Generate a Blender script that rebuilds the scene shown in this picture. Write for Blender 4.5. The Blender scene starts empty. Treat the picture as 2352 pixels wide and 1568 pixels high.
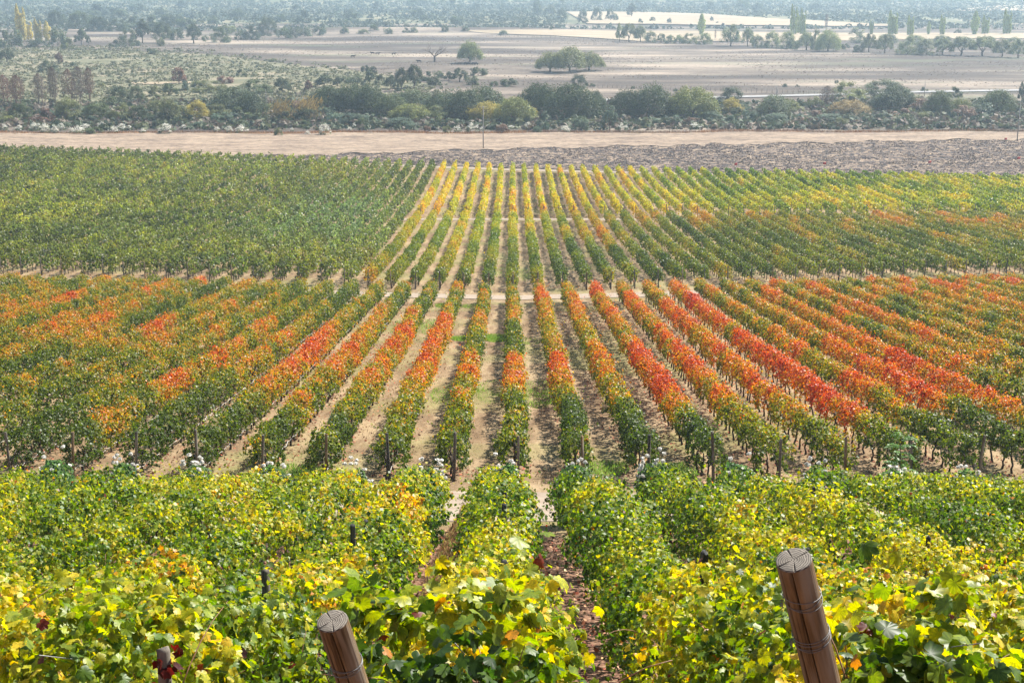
import bpy, math, random
import numpy as np
from mathutils import Vector

# ---------------------------------------------------------------- camera, world, sun
sc = bpy.context.scene
COL = sc.collection
CZ = 38.8                       # camera height above the valley floor (z = 0)
PITCH = math.radians(14.5)
cam_d = bpy.data.cameras.new("camera"); cam = bpy.data.objects.new("camera", cam_d); COL.objects.link(cam)
cam_d.lens = 50; cam_d.sensor_width = 36; cam_d.clip_start = 0.1; cam_d.clip_end = 30000
cam.location = (0, 0, CZ); cam.rotation_euler = (math.pi/2 - PITCH, 0, 0)
sc.camera = cam

SUN_EL, SUN_AZ = math.radians(47), math.radians(47)   # azimuth: right of the view axis (+Y towards +X)
w = bpy.data.worlds.new("World"); sc.world = w; w.use_nodes = True
nt = w.node_tree; nt.nodes.clear()
sky = nt.nodes.new("ShaderNodeTexSky"); sky.sky_type = 'NISHITA'; sky.sun_disc = False
sky.sun_elevation = SUN_EL; sky.sun_rotation = SUN_AZ; sky.dust_density = 0.6
bg = nt.nodes.new("ShaderNodeBackground"); bg.inputs[1].default_value = 0.05
wo = nt.nodes.new("ShaderNodeOutputWorld")
nt.links.new(sky.outputs[0], bg.inputs[0]); nt.links.new(bg.outputs[0], wo.inputs[0])
sd = bpy.data.lights.new("sun", 'SUN'); sun = bpy.data.objects.new("sun", sd); COL.objects.link(sun)
sd.energy = 5.0; sd.angle = math.radians(0.53); sd.color = (1.0, 0.95, 0.87)
sdir = Vector((math.cos(SUN_EL)*math.sin(SUN_AZ), math.cos(SUN_EL)*math.cos(SUN_AZ), math.sin(SUN_EL)))
sun.rotation_euler = (-sdir).to_track_quat('-Z', 'Y').to_euler()
sun.location = (60, 60, 200)
sc.view_settings.view_transform = 'Standard'; sc.view_settings.look = 'None'
sc.view_settings.exposure = 1.42; sc.view_settings.gamma = 1; sc.view_settings.use_curve_mapping = False
sc.render.engine = 'CYCLES'
cy = sc.cycles
cy.max_bounces = 5; cy.diffuse_bounces = 3; cy.glossy_bounces = 1; cy.transmission_bounces = 3
cy.volume_bounces = 1; cy.transparent_max_bounces = 4
cy.caustics_reflective = False; cy.caustics_refractive = False
cy.sample_clamp_indirect = 4.0

RNG = np.random.default_rng(7)
random.seed(7)

# ---------------------------------------------------------------- terrain height
_pd = np.array([-400, -60, -5, 0, 5.1, 8.7, 18.5, 29.7, 38, 42, 46, 49.6, 80, 117.6, 128.7, 165, 208, 245, 283, 320, 400, 5000.])
_pz = np.array([-80, -22, -.4, 1.7, 4.0, 6.0, 9.9, 12.95, 15.6, 16.55, 17.15, 17.9, 22.2, 27.0, 28.6, 32.1, 35.3, 37.3, 38.4, 38.75, 38.8, 38.8])
_fy = np.arange(-400, 5000, 0.5)
_raw = np.interp(_fy, _pd, _pz)
def _smooth(a, n):
    k = np.hanning(n+2)[1:-1]; k /= k.sum()
    return np.convolve(np.pad(a, (n//2, n-1-n//2), 'edge'), k, 'valid')
_s1 = _smooth(_raw, 5); _s2 = _smooth(_raw, 41)
_wt = np.clip((_fy-50)/30, 0, 1)
_prof = CZ - (_s1*(1-_wt) + _s2*_wt)

def hash2(ix, iy, seed):
    n = (ix.astype(np.int64)*374761393 + iy.astype(np.int64)*668265263 + seed*974634777) & 0xffffffff
    n = ((n ^ (n >> 13))*1274126177) & 0xffffffff
    n = (n ^ (n >> 16)) & 0xffffffff
    return n/4294967295.0
def vnoise(x, y, seed=0):
    x = np.asarray(x, float); y = np.asarray(y, float)
    x, y = np.broadcast_arrays(x, y)
    ix = np.floor(x); iy = np.floor(y); fx = x-ix; fy = y-iy
    fx = fx*fx*(3-2*fx); fy = fy*fy*(3-2*fy)
    a = hash2(ix, iy, seed); b = hash2(ix+1, iy, seed); c = hash2(ix, iy+1, seed); d = hash2(ix+1, iy+1, seed)
    return (a*(1-fx)+b*fx)*(1-fy) + (c*(1-fx)+d*fx)*fy
def sstep(a, b, x):
    t = np.clip((np.asarray(x, float)-a)/(b-a), 0, 1); return t*t*(3-2*t)

def H(x, y):
    x = np.asarray(x, float); y = np.asarray(y, float)
    z = np.interp(y, _fy, _prof)
    z = z + (vnoise(x/90, y/90, 3)-.5)*1.2*sstep(420, 700, y)*(1-sstep(700, 900, y)*0.2)
    hill = sstep(1750, 5200, y + .25*x)*(85 + 60*vnoise(x/700, y/700, 5)) + sstep(1500, 2400, y)*14*vnoise(x/260+3, y/260, 8)
    # low earth bank in the distance
    bank = 3.2*np.exp(-((y-990-.03*x)/16)**2)*sstep(-200, -120, x)*(1-sstep(0, 90, x))
    return z + hill*sstep(1400, 1900, y) + bank

FPX = 2352*50/36.0
cp, sp = math.cos(PITCH), math.sin(PITCH)
def ray(px, py):
    u = (px-1176)/FPX; v = (py-784)/FPX
    return np.array([u, cp - v*sp, -(sp + v*cp)])
_ts = np.geomspace(3, 9000, 3000)
def G(px, py):
    """point of the terrain seen at pixel (px, py) of the 2352-wide picture"""
    d = ray(px, py)
    P = d[None, :]*_ts[:, None]
    f = CZ + P[:, 2] - H(P[:, 0], P[:, 1])
    i = int(np.argmax(f < 0))
    if i == 0: i = len(_ts)-1
    a, b = f[i-1], f[i]; t = _ts[i-1] + (_ts[i]-_ts[i-1])*a/(a-b)
    p = d*t
    return p[0], p[1], float(H(p[0], p[1])), t      # t = depth along the view axis

# ---------------------------------------------------------------- mesh helpers
def mesh_from(name, V, faces, mat=None, tint=None, smooth=False):
    """faces: list of int arrays (M,n); tint (sum M, 3) per face"""
    me = bpy.data.meshes.new(name)
    V = np.asarray(V, np.float32)
    me.vertices.add(len(V)); me.vertices.foreach_set("co", V.ravel())
    lv = np.concatenate([f.ravel() for f in faces]).astype(np.int32)
    cnt = np.concatenate([np.full(len(f), f.shape[1]) for f in faces]).astype(np.int32)
    st = np.concatenate([[0], np.cumsum(cnt)[:-1]]).astype(np.int32)
    me.loops.add(len(lv)); me.loops.foreach_set("vertex_index", lv)
    me.polygons.add(len(cnt)); me.polygons.foreach_set("loop_start", st)
    if smooth: me.polygons.foreach_set("use_smooth", np.ones(len(cnt), bool))
    me.update(calc_edges=True)
    if tint is not None:
        a = me.attributes.new("tint", 'FLOAT_VECTOR', 'FACE')
        a.data.foreach_set("vector", np.asarray(tint, np.float32).ravel())
    if mat: me.materials.append(mat)
    return me
def obj(name, me, parent=None, loc=None):
    o = bpy.data.objects.new(name, me); COL.objects.link(o)
    if loc is not None: o.location = loc
    if parent: o.parent = parent
    return o
def tag(o, label=None, cat=None, group=None, kind=None):
    if label: o["label"] = label
    if cat: o["category"] = cat
    if group: o["group"] = group
    if kind: o["kind"] = kind
    return o
def thing(name, label, cat, loc, group=None, rz=0, scale=None):
    o = bpy.data.objects.new(name, None); COL.objects.link(o)
    o.location = loc; o.rotation_euler = (0, 0, rz); o.empty_display_size = .3
    if scale is not None: o.scale = scale
    return tag(o, label, cat, group)
class MB:
    def __init__(s): s.V = []; s.F3 = []; s.F4 = []; s.n = 0; s.T3 = []; s.T4 = []
    def add(s, V, F, t=None):
        V = np.asarray(V, float); F = np.asarray(F)
        s.V.append(V)
        (s.F3 if F.shape[1] == 3 else s.F4).append(F+s.n)
        if t is None: t = np.ones((len(F), 3))
        (s.T3 if F.shape[1] == 3 else s.T4).append(t)
        s.n += len(V)
    def mesh(s, name, mat, tint=False, smooth=False):
        fs = []; ts = []
        if s.F3: fs.append(np.concatenate(s.F3)); ts += s.T3
        if s.F4: fs.append(np.concatenate(s.F4)); ts += s.T4
        return mesh_from(name, np.concatenate(s.V), fs, mat, np.concatenate(ts) if tint else None, smooth)
def tube_geo(P, R, n=8, cap=True):
    P = np.asarray(P, float); R = np.broadcast_to(np.asarray(R, float), (len(P),))
    V = []
    for i in range(len(P)):
        d = P[min(i+1, len(P)-1)]-P[max(i-1, 0)]; d = d/(np.linalg.norm(d)+1e-9)
        a = np.cross(d, [0.31, 0.95, 0.05] if abs(d[1]) < .9 else [1, 0, 0]); a /= np.linalg.norm(a); b = np.cross(d, a)
        th = np.arange(n)/n*2*np.pi
        V.append(P[i] + R[i]*(np.cos(th)[:, None]*a + np.sin(th)[:, None]*b))
    V = np.concatenate(V); F = []
    for i in range(len(P)-1):
        for k in range(n):
            k2 = (k+1) % n
            F.append((i*n+k, i*n+k2, (i+1)*n+k2, (i+1)*n+k))
    if cap:
        base = len(V); V = np.vstack([V, P[0], P[-1]])
        e = (len(P)-1)*n
        for k in range(0, n):
            k2 = (k+1) % n
            F.append((base, k2, k, base)) ; F.append((base+1, e+k, e+k2, base+1))
    return V, np.array(F)
def add_tube(mb, P, R, n=8, cap=True, t=None):
    V, F = tube_geo(P, R, n, cap)
    q = F[:, 0] != F[:, 3]
    col = lambda m: np.tile(t if t is not None else (1, 1, 1), (m, 1))
    mb.V.append(V); mb.F4.append(F[q]+mb.n); mb.T4.append(col(q.sum()))
    if (~q).any(): mb.F3.append(F[~q][:, :3]+mb.n); mb.T3.append(col((~q).sum()))
    mb.n += len(V)

# leaf outlines (x across, y along), centre fan
def _lobed(pts):
    r = [(math.sin(math.radians(a))*q, math.cos(math.radians(a))*q) for a, q in pts]
    l = [(-x, y) for x, y in reversed(r[1:-1])]
    return np.array(r+l)
LEAF_A = _lobed([(0, 1.0), (9, .80), (14, .84), (24, .66), (34, .80), (46, .90), (58, .80), (70, .70), (82, .60), (96, .70), (112, .72), (130, .60), (150, .52), (168, .42), (180, .14)])
LEAF_B = _lobed([(0, 1.0), (26, .68), (50, .90), (82, .60), (115, .70), (150, .50), (180, .15)])
def leaf_faces(C, N, U, S, shape, rng, cup=.30):
    """C centres, N normals, U tip directions, S half sizes; returns V, F, faces per leaf"""
    n = len(C)
    X = np.cross(U, N); X /= np.linalg.norm(X, axis=1)[:, None]+1e-9
    if shape == 'quad':
        w_ = .62+.25*rng.random(n); f = (rng.random(n)-.2)*.5
        k = [(0, -.9, 0), (1, .05, 1), (0, 1, 0), (-1, .05, 1)]
        V = np.empty((n, 4, 3))
        for i, (a, b, c) in enumerate(k):
            V[:, i] = C + S[:, None]*(a*w_[:, None]*X + b*U + (c*f)[:, None]*N)
        F = np.arange(4*n).reshape(n, 4)
        return V.reshape(-1, 3), F, 1
    O = LEAF_A if shape == 'A' else LEAF_B
    m = len(O)
    V = np.empty((n, m+1, 3)); V[:, 0] = C
    c1 = (rng.random(n)-.3)*1.2*cup*2; c2 = (rng.random(n)-.5)*cup*3
    for i, (a, b) in enumerate(O):
        r2 = a*a+b*b; wv = np.sin(i*2.1+rng.random(n)*6)*.05
        z = -c1*r2 + c2*abs(a) + wv
        V[:, i+1] = C + S[:, None]*(a*X + b*U + z[:, None]*N)
    idx = np.arange(n)[:, None]*(m+1)
    F = np.empty((n, m, 3), int)
    for i in range(m):
        F[:, i, 0] = idx[:, 0]; F[:, i, 1] = idx[:, 0]+1+i; F[:, i, 2] = idx[:, 0]+1+(i+1) % m
    return V.reshape(-1, 3), F.reshape(-1, 3), m
def unit(a): return a/(np.linalg.norm(a, axis=-1, keepdims=True)+1e-9)

# ---------------------------------------------------------------- materials
class NT:
    def __init__(s, name):
        s.m = bpy.data.materials.new(name); s.m.use_nodes = True; s.t = s.m.node_tree; s.t.nodes.clear()
        s.out = s.t.nodes.new("ShaderNodeOutputMaterial")
    def n(s, typ, **kw):
        nd = s.t.nodes.new(typ)
        for k, v in kw.items():
            if k.startswith("i_"): nd.inputs[k[2:].replace("_", " ")].default_value = v
            else: setattr(nd, k, v)
        return nd
    def l(s, a, b): s.t.links.new(a, b)
    def noise(s, vec, scale, detail=3, rough=.55, out="Fac"):
        nd = s.n("ShaderNodeTexNoise"); nd.inputs["Scale"].default_value = scale
        nd.inputs["Detail"].default_value = detail; nd.inputs["Roughness"].default_value = rough
        if vec is not None: s.l(vec, nd.inputs["Vector"])
        return nd.outputs[out]
    def mapping(s, vec, scale=(1, 1, 1), loc=(0, 0, 0)):
        nd = s.n("ShaderNodeMapping"); nd.inputs["Scale"].default_value = scale; nd.inputs["Location"].default_value = loc
        s.l(vec, nd.inputs["Vector"]); return nd.outputs[0]
    def ramp(s, fac, stops):
        nd = s.n("ShaderNodeValToRGB"); cr = nd.color_ramp
        while len(cr.elements) > 1: cr.elements.remove(cr.elements[-1])
        cr.elements[0].position = stops[0][0]; cr.elements[0].color = (*stops[0][1], 1)
        for p, c in stops[1:]:
            e = cr.elements.new(p); e.color = (*c, 1)
        s.l(fac, nd.inputs[0]); return nd.outputs[0]
    def mix(s, a, b, fac, mode='MIX'):
        nd = s.n("ShaderNodeMix", data_type='RGBA', blend_type=mode)
        for sock, v in ((nd.inputs[0], fac), (nd.inputs[6], a), (nd.inputs[7], b)):
            if hasattr(v, "is_linked"): s.l(v, sock)
            elif isinstance(v, tuple): sock.default_value = (*v, 1)
            else: sock.default_value = v
        return nd.outputs[2]
    def math(s, op, a, b=None, clamp=False):
        nd = s.n("ShaderNodeMath", operation=op, use_clamp=clamp)
        for sock, v in ((nd.inputs[0], a), (nd.inputs[1], b)):
            if v is None: continue
            if hasattr(v, "is_linked"): s.l(v, sock)
            else: sock.default_value = v
        return nd.outputs[0]
def foliage_mat(name, trans=.45, rough=.42, spec=.5, use_obj=False, gain=1.0, tgain=1.25, mottle=False):
    t = NT(name)
    at = t.n("ShaderNodeAttribute", attribute_name="tint")
    c = at.outputs["Vector"]
    if use_obj:
        oi = t.n("ShaderNodeObjectInfo"); c = t.mix(c, oi.outputs["Color"], 1.0, 'MULTIPLY')
    if mottle:
        g = t.n("ShaderNodeNewGeometry")
        c = t.mix(c, t.ramp(t.noise(g.outputs["Position"], 28, 3, .6), [(.34, (.62, .66, .7)), (.5, (1, 1, 1)), (.64, (1.35, 1.22, 1.0))]), 1.0, 'MULTIPLY')
    p = t.n("ShaderNodeBsdfPrincipled"); p.inputs["Roughness"].default_value = rough
    p.inputs["Specular IOR Level"].default_value = spec
    t.l(c, p.inputs["Base Color"])
    tr = t.n("ShaderNodeBsdfTranslucent")
    hs = t.n("ShaderNodeHueSaturation"); hs.inputs["Saturation"].default_value = 1.12; hs.inputs["Value"].default_value = tgain
    t.l(c, hs.inputs["Color"]); t.l(hs.outputs[0], tr.inputs[0])
    mx = t.n("ShaderNodeMixShader"); mx.inputs[0].default_value = trans
    t.l(p.outputs[0], mx.inputs[1]); t.l(tr.outputs[0], mx.inputs[2]); t.l(mx.outputs[0], t.out.inputs[0])
    return t.m
def diffuse_tint(name, rough=.9, use_obj=False):
    t = NT(name); at = t.n("ShaderNodeAttribute", attribute_name="tint"); c = at.outputs["Vector"]
    if use_obj:
        oi = t.n("ShaderNodeObjectInfo"); c = t.mix(c, oi.outputs["Color"], 1.0, 'MULTIPLY')
    p = t.n("ShaderNodeBsdfPrincipled"); p.inputs["Roughness"].default_value = rough
    p.inputs["Specular IOR Level"].default_value = .15
    t.l(c, p.inputs["Base Color"]); t.l(p.outputs[0], t.out.inputs[0]); return t.m
def ground_mat(name, build, bump=None, rough=.95):
    t = NT(name)
    g = t.n("ShaderNodeNewGeometry"); pos = g.outputs["Position"]
    c = build(t, pos)
    p = t.n("ShaderNodeBsdfPrincipled"); p.inputs["Roughness"].default_value = rough
    p.inputs["Specular IOR Level"].default_value = .1
    t.l(c, p.inputs["Base Color"])
    if bump:
        b = t.n("ShaderNodeBump"); b.inputs["Strength"].default_value = bump[1]; b.inputs["Distance"].default_value = bump[2]
        t.l(t.noise(pos, bump[0], 4, .65), b.inputs["Height"]); t.l(b.outputs[0], p.inputs["Normal"])
    t.l(p.outputs[0], t.out.inputs[0]); return t.m

def b_soil(t, pos):
    m = t.mapping(pos, (1.0, .16, 1.0))
    a = t.ramp(t.noise(m, 1.1, 5, .62), [(.30, (.13, .085, .048)), (.47, (.215, .15, .088)), (.62, (.32, .24, .145)), (.75, (.26, .195, .105))])
    gr = t.ramp(t.noise(pos, .11, 3, .6), [(.50, (0, 0, 0)), (.62, (1, 1, 1))])
    gf = t.math('MULTIPLY', gr, t.noise(pos, 2.2, 4, .6))
    a = t.mix(a, (.19, .19, .07), t.math('MULTIPLY', gf, 1.2, True))
    fine = t.ramp(t.noise(pos, 7, 4, .7), [(.35, (.62, .58, .54)), (.6, (1.05, 1.03, 1.0))])
    a = t.mix(a, fine, .8, 'MULTIPLY')
    # darker reddish litter on the near slope
    sx = t.n("ShaderNodeSeparateXYZ"); t.l(pos, sx.inputs[0])
    mr = t.n("ShaderNodeMapRange"); mr.inputs["From Min"].default_value = 36; mr.inputs["From Max"].default_value = 41
    mr.inputs["To Min"].default_value = 1; mr.inputs["To Max"].default_value = 0
    t.l(sx.outputs[1], mr.inputs["Value"])
    lit = t.ramp(t.noise(pos, 9, 4, .7), [(.3, (.07, .035, .025)), (.5, (.16, .085, .055)), (.65, (.30, .19, .12))])
    return t.mix(a, lit, mr.outputs[0])
def b_track(t, pos):
    m = t.mapping(pos, (.25, 1, 1))
    a = t.ramp(t.noise(m, 1.6, 5, .65), [(.3, (.23, .175, .13)), (.55, (.31, .25, .19)), (.7, (.38, .315, .245))])
    return t.mix(a, t.ramp(t.noise(pos, 8, 3), [(.35, (.8, .8, .8)), (.6, (1, 1, 1))]), .7, 'MULTIPLY')
def b_stubble(t, pos):
    m = t.mapping(pos, (.25, 1, 1))
    a = t.ramp(t.noise(m, .35, 6, .68), [(.34, (.16, .12, .09)), (.48, (.25, .19, .14)), (.62, (.33, .255, .185)), (.75, (.22, .17, .125))])
    sp_ = t.ramp(t.noise(t.mapping(pos, (.5, 1, 1)), 1.3, 6, .8), [(.40, (.38, .35, .35)), (.49, (.9, .9, .9)), (.6, (1.15, 1.12, 1.1))])
    return t.mix(a, sp_, .8, 'MULTIPLY')
def b_plough(t, pos):
    m = t.mapping(pos, (.55, 1, 1))
    n1 = t.noise(m, 1.3, 7, .75)
    a = t.ramp(n1, [(.42, (.045, .038, .038)), (.50, (.095, .078, .072)), (.535, (.24, .18, .13)), (.62, (.33, .255, .18))])
    m2 = t.mapping(pos, (.12, .35, 1))
    b = t.ramp(t.noise(m2, .35, 3, .6), [(.40, (.75, .74, .78)), (.6, (1.1, 1.08, 1.05))])
    return t.mix(a, b, .8, 'MULTIPLY')
def b_pasture(t, pos):
    m = t.mapping(pos, (.34, 1, 1))
    a = t.ramp(t.noise(m, .022, 6, .62), [(.36, (.062, .050, .043)), (.47, (.10, .082, .068)), (.54, (.175, .145, .118)), (.63, (.32, .265, .21))])
    f = t.ramp(t.noise(pos, .7, 5, .75), [(.36, (.62, .58, .58)), (.56, (1.08, 1.06, 1.02))])
    a = t.mix(a, f, .9, 'MULTIPLY')
    g = t.ramp(t.noise(t.mapping(pos, (.3, 1, 1), (40, 9, 0)), .03, 4), [(.56, (0, 0, 0)), (.66, (1, 1, 1))])
    return t.mix(a, (.13, .14, .085), t.math('MULTIPLY', g, .55))
def b_bush(t, pos):
    a = t.ramp(t.noise(pos, .035, 6, .7), [(.36, (.06, .075, .045)), (.5, (.13, .135, .08)), (.62, (.26, .22, .15))])
    return t.mix(a, t.ramp(t.noise(pos, .35, 4, .7), [(.35, (.55, .6, .55)), (.55, (1.1, 1.05, 1))]), .85, 'MULTIPLY')
def b_pale(t, pos):
    m = t.mapping(pos, (.3, 1, 1))
    return t.ramp(t.noise(m, .05, 4, .6), [(.35, (.25, .195, .13)), (.65, (.36, .29, .20))])
def b_road(t, pos):
    return t.ramp(t.noise(pos, .5, 3), [(.35, (.24, .235, .23)), (.65, (.32, .31, .30))])
def b_scrubland(t, pos):
    a = t.ramp(t.noise(t.mapping(pos, (.6, 1, 1)), .06, 5, .65), [(.38, (.11, .11, .065)), (.5, (.16, .15, .095)), (.62, (.24, .20, .14))])
    return t.mix(a, t.ramp(t.noise(pos, .9, 4, .7), [(.35, (.7, .72, .7)), (.6, (1.1, 1.1, 1.05))]), .8, 'MULTIPLY')
M_SCRUB = ground_mat("scrubland_soil", b_scrubland)
M_SOIL = ground_mat("vineyard_soil", b_soil, (5, .6, .06))
M_TRACK = ground_mat("pale_dirt", b_track, (6, .4, .04))
M_STUB = ground_mat("straw_stubble", b_stubble, (2.5, .6, .2))
M_PLOUGH = ground_mat("ploughed_soil", b_plough, (1.8, .9, .35))
M_PAST = ground_mat("dry_pasture", b_pasture, (.9, .5, .4))
M_BUSH = ground_mat("scrub_ground", b_bush)
M_PALE = ground_mat("pale_straw", b_pale)
M_ROAD = ground_mat("grey_road", b_road)
M_VINE = foliage_mat("vine_leaf", .50, .44, .36, tgain=1.5, mottle=True)
M_TREE = foliage_mat("tree_leaf", .22, .6, .3, use_obj=True)
M_DIFF = diffuse_tint("bark_and_stalk")
M_DIFFO = diffuse_tint("painted_by_object", use_obj=True)
M_PETAL = foliage_mat("white_petal", .3, .6, .3, tgain=1.0)

def wood_mat(name, c0, c1, c2):
    t = NT(name)
    tc = t.n("ShaderNodeTexCoord"); m = t.mapping(tc.outputs["Object"], (9, 9, .9))
    a = t.ramp(t.noise(m, 2.2, 6, .7), [(.3, c0), (.5, c1), (.7, c2)])
    m2 = t.mapping(tc.outputs["Object"], (60, 60, 1.6))
    g = t.ramp(t.noise(m2, 1.5, 3, .6), [(.36, (.28, .25, .22)), (.47, (1, 1, 1)), (.62, (1.25, 1.22, 1.18))])
    a = t.mix(a, g, .7, 'MULTIPLY')
    m3 = t.mapping(tc.outputs["Object"], (7, 7, .8), (3, 1, 0))
    gy = t.ramp(t.noise(m3, 1.2, 3, .6), [(.48, (0, 0, 0)), (.62, (1, 1, 1))])
    a = t.mix(a, (.23, .20, .16), t.math('MULTIPLY', gy, .8))
    p = t.n("ShaderNodeBsdfPrincipled"); p.inputs["Roughness"].default_value = .9
    p.inputs["Specular IOR Level"].default_value = .15
    b = t.n("ShaderNodeBump"); b.inputs["Strength"].default_value = .6; b.inputs["Distance"].default_value = .004
    t.l(t.noise(m2, 1.5, 4, .65), b.inputs["Height"]); t.l(b.outputs[0], p.inputs["Normal"])
    t.l(a, p.inputs["Base Color"]); t.l(p.outputs[0], t.out.inputs[0]); return t.m
def ring_mat():
    t = NT("cut_wood_rings"); tc = t.n("ShaderNodeTexCoord")
    d = t.noise(tc.outputs["Object"], 18, 3, .6, "Color")
    v = t.mix(tc.outputs["Object"], d, .02, 'ADD')
    wv = t.n("ShaderNodeTexWave", wave_type='RINGS', rings_direction='Z'); wv.inputs["Scale"].default_value = 36
    wv.inputs["Distortion"].default_value = .8; wv.inputs["Detail"].default_value = 2
    t.l(v, wv.inputs["Vector"])
    a = t.ramp(wv.outputs["Fac"], [(.1, (.07, .058, .045)), (.5, (.17, .148, .12)), (.9, (.26, .23, .19))])
    a = t.mix(a, t.ramp(t.noise(tc.outputs["Object"], 30, 4, .6), [(.35, (.6, .58, .55)), (.6, (1.15, 1.12, 1.1))]), .8, 'MULTIPLY')
    p = t.n("ShaderNodeBsdfPrincipled"); p.inputs["Roughness"].default_value = .85
    t.l(a, p.inputs["Base Color"]); t.l(p.outputs[0], t.out.inputs[0]); return t.m
M_WOOD = wood_mat("brown_post_wood", (.055, .036, .018), (.14, .092, .046), (.25, .175, .10))
M_GREY = wood_mat("grey_post_wood", (.05, .045, .04), (.10, .088, .078), (.17, .15, .13))
M_DARKP = wood_mat("dark_post_wood", (.02, .022, .022), (.04, .042, .04), (.075, .07, .065))
M_RING = ring_mat()
def plain(name, c, rough=.6, metal=0):
    t = NT(name); g = t.n("ShaderNodeNewGeometry")
    a = t.mix(tuple(x*.7 for x in c), tuple(min(1, x*1.2) for x in c), t.noise(g.outputs["Position"], 30, 3))
    p = t.n("ShaderNodeBsdfPrincipled"); p.inputs["Roughness"].default_value = rough; p.inputs["Metallic"].default_value = metal
    t.l(a, p.inputs["Base Color"]); t.l(p.outputs[0], t.out.inputs[0]); return t.m
M_WIRE = plain("galvanised_wire", (.20, .20, .20), .55, .5)
M_HOSE = plain("pale_drip_hose", (.45, .43, .40), .6)
M_BARK = plain("dark_vine_bark", (.045, .03, .022), .9)
M_CANE = plain("brown_cane", (.22, .10, .045), .6)
M_RED = plain("red_flag_cloth", (.75, .05, .05), .7)
M_COW = plain("dark_cow_hide", (.03, .022, .02), .8)
M_CONC = plain("grey_weathered_pole", (.30, .28, .26), .85)

# ---------------------------------------------------------------- the ground
def grid_sheet(name, xs, ylo, yhi, nrow, mat, off, power=1.0, jit=None):
    xs = np.asarray(xs, float); n = len(xs)
    lo = np.array([ylo(x) for x in xs]); hi = np.array([yhi(x) for x in xs])
    tt = np.linspace(0, 1, nrow)**power
    Y = lo[None]+(hi-lo)[None]*tt[:, None]; X = np.repeat(xs[None], nrow, 0)
    Z = H(X, Y)+off
    if jit is not None: Z = Z + jit(X, Y)
    V = np.stack([X, Y, Z], -1).reshape(-1, 3)
    i = np.arange(nrow-1)[:, None]*n+np.arange(n-1)[None]
    F = np.stack([i, i+1, i+1+n, i+n], -1).reshape(-1, 4)
    o = obj(name, mesh_from(name, V, [F], mat, smooth=True)); tag(o, kind="structure"); return o
xs_all = np.concatenate([-np.geomspace(6000, 62, 40), np.arange(-60, 60.1, 2), np.geomspace(62, 6000, 40)])
ys_all = np.concatenate([np.arange(-60, 30, 1.0), np.arange(30, 60, .5), np.arange(60, 290, 2.5), np.arange(290, 520, 10), np.geomspace(520, 9000, 130)])
X, Y = np.meshgrid(xs_all, ys_all)
def rut(X, Y):
    r = .05*np.cos((X-.1)/2.3*2*np.pi)*(Y > 50)*(Y < 280) + (vnoise(X*1.3, Y*.7, 11)-.5)*.10*(Y < 130)
    keep = 1-(sstep(37, 40, Y)*(1-sstep(48, 51, Y)))
    a = 117.6+.28*np.minimum(np.abs(X), 60); keep = keep*(1-sstep(a-2, a+1, Y)*(1-sstep(a+11, a+14, Y)))
    return r*keep*(1-sstep(204, 206, Y)*(1-sstep(211, 213, Y)))
Z = H(X, Y)+rut(X, Y)*(np.abs(X) < 60)
n = len(xs_all); i = np.arange(len(ys_all)-1)[:, None]*n+np.arange(n-1)[None]
F = np.stack([i, i+1, i+1+n, i+n], -1).reshape(-1, 4)
cen_y = (Y[:-1, :-1]+Y[1:, 1:]).ravel()/2
me = mesh_from("ground", np.stack([X, Y, Z], -1).reshape(-1, 3), [F], M_SOIL, smooth=True)
me.materials.append(M_PAST); me.materials.append(M_BUSH)
me.polygons.foreach_set("material_index", (np.where(cen_y > 360, 1, 0)+np.where(cen_y > 1150, 1, 0)).astype(np.int32))
tag(obj("ground", me), kind="structure")

yend = lambda x: 284 - (.30 if x < 0 else .20)*x
y1a = lambda x: 117.6+.26*min(abs(x), 60)
y1b = lambda x: 128.2+.30*min(abs(x), 60)
Y2 = 206.5; Y2b = 210.5
YN = lambda x: 47.9 - .05*x
xf = np.arange(-70, 70.1, 1.0)
grid_sheet("dirt_track", np.arange(-40, 40.1, .5), lambda x: 40.9, lambda x: 45.6-.06*x, 40, M_TRACK, .02)
grid_sheet("dirt_track", xf, lambda x: y1a(x)+2.6, lambda x: y1b(x)-3.8, 30, M_TRACK, .04)
grid_sheet("dirt_track", np.arange(-16, 100, 2.), lambda x: Y2+.9, lambda x: Y2b-.6, 9, M_TRACK, .06)
grid_sheet("dirt_track", np.arange(-160, 160.1, 4.), lambda x: yend(x)+1.5, lambda x: yend(x)+5.0, 9, M_TRACK, .06)
pl_edge = lambda x: np.interp(x, [-160, -75, -40, -8, 40, 105, 260], [330, 309, 312, 322, 331, 341, 352]) + 1.6*math.sin(x*.31)+1.2*math.sin(x*.83)
clod = lambda X, Y: (np.maximum(0, vnoise(X*.9, Y*1.5, 21)-.45)*.5 + np.maximum(0, vnoise(X*2.3, Y*3.1, 22)-.5)*.35)
grid_sheet("ploughed_field", np.arange(-90, 150.1, .45), lambda x: yend(x)+4.6, lambda x: max(pl_edge(x), yend(x)+5.), 90, M_PLOUGH, .10, 1.0, clod)
stub_far = lambda x: np.interp(x, [-200, 0, 200], [356, 356, 362])+1.5*math.sin(x*.13)
grid_sheet("straw_stubble_field", np.arange(-180, 180.1, 1.5), lambda x: max(pl_edge(x), yend(x)+4.9), lambda x: stub_far(x), 26, M_STUB, .16, 1.0, lambda X, Y: vnoise(X*.6, Y*.9, 31)*.22)
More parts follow.
